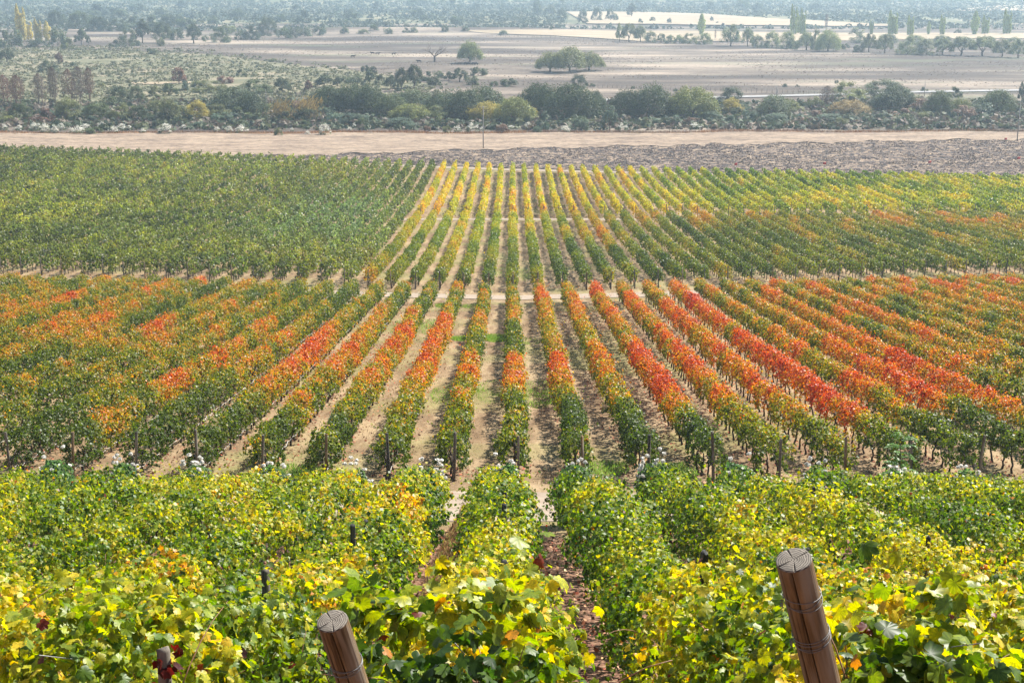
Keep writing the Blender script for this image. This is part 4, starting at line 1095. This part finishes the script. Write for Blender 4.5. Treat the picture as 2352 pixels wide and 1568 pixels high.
R(2, HZ, """20 237 62 48 bush mid;150 237 80 36 bush olive;225 212 62 42 bush mid;320 237 64 44 bush mid;445 227 52 34 bush mid;500 227 52 36 bush mid;710 222 52 46 bush mid;855 217 52 36 bush mid;925 72 72 44 bush dark;1100 62 62 36 bush dark;1210 87 52 32 bush mid;1520 142 92 72 bush_big dark;1665 162 82 84 bush_big dark;1762 147 82 84 bush_big dark;1855 147 62 78 tree dark;1890 147 36 50 bush mid;2002 122 72 84 tree dark;2060 167 36 32 tree dark;2145 152 42 32 tree dark;2260 167 36 36 tree dark;480 52 62 36 bush mid;640 47 42 32 bush mid;1350 100 60 80 tree mid;1440 105 70 70 bush mid;120 50 70 28 bush mid;230 48 40 26 bush mid""")
R(2, RT, """1920 290 70 112 tree_big light;1985 292 110 112 tree_big olive;2062 292 84 102 tree_big light;2135 297 92 74 bush_big olive;2205 297 60 60 tree olive;2270 302 82 54 bush_big olive;2330 302 64 62 bush_big light""")
R(3, RT, """130 240 60 125 poplar popg;765 240 50 185 poplar popg;800 232 40 140 poplar popg;828 240 44 160 poplar popg;990 222 34 114 copse grey;1300 242 26 92 poplar popg;1450 242 72 150 poplar popg;1570 245 52 124 poplar popg;1695 242 32 84 poplar popg;1790 242 42 124 poplar popg;2015 242 64 144 poplar popg;2088 237 54 114 poplar popg;2238 237 64 154 poplar popg;1205 247 92 52 tree olive;225 282 16 72 copse grey;
50 302 112 64 bush_big olive;150 307 122 72 bush_big light;335 322 140 132 tree_big light;450 322 92 114 tree_big light;520 332 94 82 bush_big olive;620 332 132 104 bush_big light;720 337 132 112 bush_big light;760 342 90 70 bush mid;860 347 124 112 tree_big light;930 347 92 132 bush_big olive;1010 357 162 142 willow_big light;1120 342 60 42 bush mid;1215 362 82 52 bush mid;1290 362 112 112 tree_big olive;1400 367 122 112 tree_big olive;1560 377 154 122 bush_big light;1690 382 154 104 bush_big olive;1800 382 134 104 tree_big light;1930 387 172 114 tree_big olive;2080 392 182 122 tree_big light;2210 397 124 112 tree_big olive;2322 402 124 114 tree_big light;1240 300 160 60 bush_big olive;1420 300 150 60 bush_big olive;1620 310 170 60 bush_big light;1800 310 150 60 bush_big olive;1950 320 170 60 bush_big olive;2120 325 150 65 bush_big light;2290 330 150 65 bush_big olive""")
R(3, HZ, """200 152 26 32 tree dark;245 167 36 16 bush dark;905 142 42 38 bush dark;860 192 52 26 bush mid;1900 232 52 28 bush dark;2045 95 60 34 bush dark;1920 102 80 28 bush dark;2250 105 70 32 bush dark;1460 240 60 16 bush mid;1230 185 40 16 bush mid""")
R(3, HB, """70 822 290 205 willow_big yg;200 812 110 130 willow_big dark;345 717 192 104 bush_big dark;340 792 172 104 bush_big yellow;375 802 92 62 bush dark;640 802 300 132 willow_big mid;910 752 120 84 bush_big olive;1000 742 160 134 copse grey;1150 702 250 124 bush_big yg;1160 802 230 104 willow_big gold;1400 682 350 118 bush_big mid;1480 762 350 160 willow_big dark;1370 762 200 94 bush_big mid;1560 762 200 124 bush_big mid;1650 762 110 90 copse grey;1775 792 164 152 willow_big mid;1925 782 142 94 willow_big yg;1880 672 102 72 bush_big mid;2190 787 205 155 willow_big mid;2340 705 60 118 tree dark;2335 790 90 60 bush mid;1665 632 60 32 bush dark;705 602 32 26 bush dark;1062 577 26 26 bush dark;790 600 30 18 bush dark;2060 770 120 50 bush olive;
650 852 220 62 bush_big blue;830 832 130 46 bush blue;1010 852 270 58 bush_big blue;1150 832 110 44 bush dark;200 832 200 60 bush_big blue;460 822 110 60 bush blue""")
R(3, "by the stubble field", """90 892 92 40 flower mid;395 887 62 32 flower olive;650 882 42 22 flower olive""")
# extra bushes that close the hedge and speckle the hazy slope
rg = np.random.default_rng(33)
for j in range(70):
    px = rg.uniform(-20, 2380); py = rg.uniform(247, 296); c = ["olive", "blue", "mid", "brown", "olive", "blue"][rg.integers(6)]
    w_ = rg.uniform(22, 60); ITEMS.append((px, py, w_, w_*rg.uniform(.35, .6), "bush", c, HB))
for j in range(60):
    px = rg.uniform(-20, 2380); py = rg.uniform(3, 62 if px < 1200 else 26); w_ = rg.uniform(12, 34)
    ITEMS.append((px, py, w_, w_*rg.uniform(.5, .8), "bush", ["dark", "mid"][rg.integers(2)], HZ))

groups = {}
for it in ITEMS: groups.setdefault((it[4].replace('_big', ''), it[5], it[6]), []).append(it)
NTREE = 0
for (kind, c, band), its in groups.items():
    its.sort(key=lambda a: a[0])
    for j, (px, py, w_, h, kd, _, _) in enumerate(its):
        x, y, z, t = G(px, py)
        W = w_*t/FPX; Hh = h*t/FPX*1.03
        if kind == 'reed': W *= .9
        y += W*.25
        z = float(H(x, y))
        if band == HB and kd == 'willow_big': Hh *= 1.02; W *= 1.2
        desc = (WORD[c]+" "+KW[kind]) if kind != 'flower' else KW[kind]+(" with olive leaves" if c == "olive" else "")
        lab = "%s %s" % (desc, band) if len(its) == 1 else "%s %s, %s from the left" % (desc, band, ordw(j+1))
        rz = rg.choice([0, math.pi])+rg.normal(0, .3) if kind in ('reed',) else rg.uniform(0, 6.28)
        if kind == 'reed': rz = 0
        if kind == 'poplar': rz = rg.normal(0, .3)
        wf = 1.02 if kind in ('bare', 'copse') else 1.08
        root = thing(KN[kind], lab, KC[kind], (x, y, z-.05), "%ss %s" % (desc, band), rz=rz, scale=(W*wf, W*wf*(1.0 if W < 14 else .62), Hh*1.08))
        var = int(rg.integers(3))
        b = np.array(COLR[c])*(.85+.3*rg.random())
        for nm, me in tpl(kd if (W > 5.5 or not kd.endswith('_big')) else kd.replace('_big', ''), var):
            o = obj(nm, me, root); o.color = (*b, 1)
        NTREE += 1

# ---------------------------------------------------------------- far scrub as stuff
def scrub(name, n, region, size, colour, label, seed, per=7, hmul=.7, filt=None):
    rg = np.random.default_rng(seed)
    pts = region(rg, n)
    if filt is not None: pts = pts[filt(pts, rg)]
    n = len(pts); sz = size*(.5+rg.random(n)**2*1.1)
    off = unit(rg.normal(0, 1, (n, per, 3)))*rg.random((n, per, 1))**.4
    off[..., 2] = np.abs(off[..., 2])*hmul
    C = np.stack([pts[:, 0], pts[:, 1], H(pts[:, 0], pts[:, 1])], 1)[:, None]+off*sz[:, None, None]
    C = C.reshape(-1, 3); N = unit(off.reshape(-1, 3)+rg.normal(0, .5, (len(C), 3))+[0, 0, .4]); U = rg.normal(0, 1, (len(C), 3)); U = unit(U-N*(U*N).sum(1)[:, None])
    S = np.repeat(sz, per)*.42
    V, F, m = leaf_faces(C, N, U, S, 'quad', rg)
    cc = np.array(colour)[rg.integers(0, len(colour), n)]*(.75+.5*rg.random((n, 1)))
    o = obj(name, mesh_from(name, V, [F], M_TREEP, np.repeat(cc, per, 0))); tag(o, label, name.replace('_', ' '), kind="stuff"); return o
M_TREEP = foliage_mat("scrub_leaf", .2, .7, .2)
def pix_region(x0, x1, ylo, yhi, p=1.0):
    def f(rg, n):
        a, b = G(1176, ylo)[1], G(1176, yhi)[1]      # far, near distance
        y = b+(a-b)*rg.random(n)**p
        x = (rg.uniform(x0, x1, n)-1176)/FPX*y*1.0
        return np.stack([x, y], 1)
    return f
scrub("low_brambles", 5200, pix_region(-60, 2420, 236, 299), 1.5, [(.075, .095, .055), (.11, .12, .065), (.13, .10, .075), (.06, .08, .045), (.16, .13, .10)], "low grey-green brambles and twigs filling the hedge behind the stubble field", 1, 9, .8)
def edge_left(p, rg):
    x = p[:, 0]/p[:, 1]*FPX+1176; 
    lim = np.interp(x, [0, 300, 830, 1000, 1100, 1200], [860, 800, 600, 520, 470, 440])
    return (p[:, 1] < lim*(.93+.1*rg.random(len(p)))) & (vnoise(p[:, 0]/26, p[:, 1]/30, 6) > .18)
scrub("green_scrub", 14000, pix_region(-60, 1150, 105, 240, 1.0), .95, [(.145, .15, .08), (.18, .175, .095), (.12, .13, .07), (.17, .16, .10)], "low grey-green scrub dotted over the left part of the plain", 2, 10, .8, edge_left)
scrub("dry_tussocks", 30000, pix_region(-60, 2420, 82, 236, .8), .38, [(.16, .12, .10), (.24, .19, .15), (.13, .10, .085)], "dark dry tussocks speckling the pasture", 3, 4, .6, lambda p, r: vnoise(p[:, 0]/40, p[:, 1]/18, 16) > .42)
def nopale(p, rg):
    x = p[:, 0]/p[:, 1]*FPX+1176; d = p[:, 1]
    y2 = 784-FPX*np.tan(PITCH-np.arctan((CZ-H(p[:, 0], d))/d))
    a = (x > 1080) & (y2 < 98) & (y2 > 68); b = (x > 1290) & (x < 2080) & (y2 > np.interp(x, [1290, 1620, 1760, 2080], [28, 33, 43, 60])) & (y2 < 64)
    return ~(a | b) & (vnoise(p[:, 0]/60, p[:, 1]/75, 17)+.3*rg.random(len(p)) > .33)
scrub("hillside_scrub", 20000, pix_region(-80, 2440, 1.5, 66, .75), 3.0, [(.065, .085, .055), (.085, .105, .065), (.11, .12, .08), (.06, .075, .05)], "blue-green scrub covering the hazy far slope", 4, 7, .7, nopale)
scrub("hill_woods", 9000, lambda rg, n: np.stack([rg.uniform(-1500, 1500, n), 2300+3200*rg.random(n)], 1), 7.0, [(.06, .08, .05), (.08, .10, .06)], "woods on the hazy hills at the horizon", 5, 6, .7)

# ---------------------------------------------------------------- poles, wires, fence, cattle
def utility_pole(px, py, ptop, label, arm=True, r=.14):
    x, y, z, t = G(px, py); h = (py-ptop)*t/FPX*1.02
    root = thing("utility_pole", label, "utility pole", (x, y, z))
    mb = MB(); add_tube(mb, [(0, 0, -.5), (0, 0, h)], [r, r*.7], 8); obj("shaft", mb.mesh("shaft", M_CONC), root)
    if arm:
        mb = MB(); add_tube(mb, [(-1.1, 0, h-.35), (1.1, 0, h-.35)], .06, 4); obj("crossarm", mb.mesh("crossarm", M_CONC), root)
        for q in (-1, 0, 1):
            mb = MB(); add_tube(mb, [(q, 0, h-.3), (q, 0, h-.02)], [.05, .035], 6); obj("insulator", mb.mesh("insulator", M_DARKP), root)
        mb = MB()
        for q in range(9):
            a = q*.7; add_tube(mb, [(.5*math.cos(a), .5*math.sin(a), -.1), (0, 0, .35)], [.12, .02], 4)
    return x, y, z+h
pa = utility_pole(1110, 344, 246, "grey concrete pole with crossarm between ploughed and stubble soil, left of centre")
pb = utility_pole(2336, 325, 237, "grey pole with crossarm at the right edge of the stubble field")
for j, q in enumerate((-1, 0, 1)):
    t = np.linspace(-1.0, 1.25, 60)
    X_ = pa[0]+(pb[0]-pa[0])*t+q; Y_ = pa[1]+(pb[1]-pa[1])*t; Z_ = pa[2]+(pb[2]-pa[2])*t-1.6*np.abs(np.sin(np.pi*t))
    mb = MB(); add_tube(mb, np.stack([X_, Y_, Z_], 1), .012, 4)
    o = obj("overhead_wire", mb.mesh("overhead_wire", M_DARKP)); tag(o, "%s overhead wire strung between the two grey poles" % ("left", "middle", "right")[j], "wire", "overhead wires")
utility_pole(1783.5, 224, 197, "thin dark pole by the grey road, left one", False, .11)
utility_pole(2123, 222, 188, "thin dark pole by the grey road, right one", False, .11)
utility_pole(1424, 218, 205, "short dark pole on the plain right of the spreading willow", False, .12)
utility_pole(612, 258, 206, "thin pole among the bushes at the left", False, .08)
root = None
def fence(a, b, n, label):
    (x0, y0, z0, _), (x1, y1, z1, _) = G(*a), G(*b)
    root = thing("wire_fence", label, "fence", (x0, y0, z0))
    mb0 = MB(); add_tube(mb0, [(0, 0, -.1), (0, 0, 1.3)], .06, 5); me = mb0.mesh("post", M_GREY)
    pts = []
    for j in range(n):
        q = j/(n-1); x, y = x0+(x1-x0)*q, y0+(y1-y0)*q; z = float(H(x, y))
        obj("post", me, root, (x-x0, y-y0, z-z0)); pts.append((x-x0, y-y0, z-z0))
    for hz in (.5, .85, 1.2):
        mb = MB(); add_tube(mb, [(p[0], p[1], p[2]+hz) for p in pts], .008, 3); obj("wire", mb.mesh("wire", M_WIRE), root)
fence((1160, 195), (1870, 217), 64, "post and wire fence crossing the plain in front of the willows")
fence((1130, 84), (1560, 98), 40, "distant wire fence along the edge of the pale field")

def cow_mesh():
    V = [(0, 0, .95), (.45, 0, 1.0), (.85, 0, 1.02), (-.5, 0, 1.0), (-.85, 0, 1.02), (1.15, 0, 1.2), (1.38, 0, 1.28), (1.62, 0, 1.08),
         (.75, .2, .75), (.75, .2, .4), (.78, .2, .03), (.75, -.2, .75), (.75, -.2, .4), (.78, -.2, .03),
         (-.75, .2, .8), (-.68, .2, .45), (-.78, .2, .03), (-.75, -.2, .8), (-.68, -.2, .45), (-.78, -.2, .03), (-1.0, 0, 1.0), (-1.05, 0, .5), (1.36, .16, 1.36), (1.36, -.16, 1.36)]
    E = [(0, 1), (1, 2), (0, 3), (3, 4), (2, 5), (5, 6), (6, 7), (2, 8), (8, 9), (9, 10), (2, 11), (11, 12), (12, 13), (4, 14), (14, 15), (15, 16), (4, 17), (17, 18), (18, 19), (4, 20), (20, 21), (6, 22), (6, 23)]
    Rr = [.36, .37, .33, .36, .3, .2, .15, .09, .14, .07, .06, .14, .07, .06, .16, .08, .06, .16, .08, .06, .04, .03, .04, .04]
    me = bpy.data.meshes.new("cow"); me.from_pydata(V, E, []); me.materials.append(M_COW)
    me.skin_vertices.new() if hasattr(me.skin_vertices, 'new') else None
    return me, Rr
cme, cR = cow_mesh()
co = bpy.data.objects.new("tmp", cme); COL.objects.link(co)
mod = co.modifiers.new("s", 'SKIN')
if not cme.skin_vertices:
    bpy.context.view_layer.objects.active = co
sv = cme.skin_vertices[0].data
for i_, r_ in enumerate(cR): sv[i_].radius = (r_, r_)
sv[0].use_root = True
co.modifiers.new("u", 'SUBSURF').levels = 1
dg = bpy.context.evaluated_depsgraph_get()
cow_real = bpy.data.meshes.new_from_object(co.evaluated_get(dg)); cow_real.name = "cow"
bpy.data.objects.remove(co)
cows = [(1071, 149.5, .2, "dark cow resting under the lone round willow, leftmost"), (1076, 150.5, 2.9, "dark cow under the lone round willow, second from the left"), (1088, 150, .4, "dark cow under the lone round willow, second from the right"), (1093, 150.5, 3.5, "dark cow under the lone round willow, rightmost"),
        (810, 133.5, .3, "dark cow grazing alone at the far left of the plain"), (856, 126, 2.8, "dark cow left of a grazing pair on the plain"), (867, 127, .2, "dark cow right of a grazing pair on the plain"), (904, 127.5, .5, "dark cow grazing left of the leafless tree"), (963, 145, 3, "dark cow grazing below the leafless tree")]
for px, py, a, lab in cows:
    x, y, z, t = G(px, py); o = obj("cow", cow_real, loc=(x, y, z)); o.rotation_euler = (0, 0, a); tag(o, lab, "cow", "cows on the plain")

# ---------------------------------------------------------------- haze
HZD = 0.00024
x0, x1, y0, y1, z0_, z1_ = -6100, 6100, -70, 9100, -3, 320
me = bpy.data.meshes.new("haze")
me.from_pydata([(x, y, z) for z in (z0_, z1_) for y in (y0, y1) for x in (x0, x1)], [], [(0, 2, 3, 1), (4, 5, 7, 6), (0, 1, 5, 4), (2, 6, 7, 3), (0, 4, 6, 2), (1, 3, 7, 5)])
t = NT("haze_air"); pv = t.n("ShaderNodeVolumePrincipled"); pv.inputs["Color"].default_value = (.62, .82, 1, 1); pv.inputs["Density"].default_value = HZD
pv.inputs["Anisotropy"].default_value = .35
t.l(pv.outputs[0], t.out.inputs["Volume"]); me.materials.append(t.m)
tag(obj("haze", me), "pale blue air haze over the valley", "haze", kind="stuff")
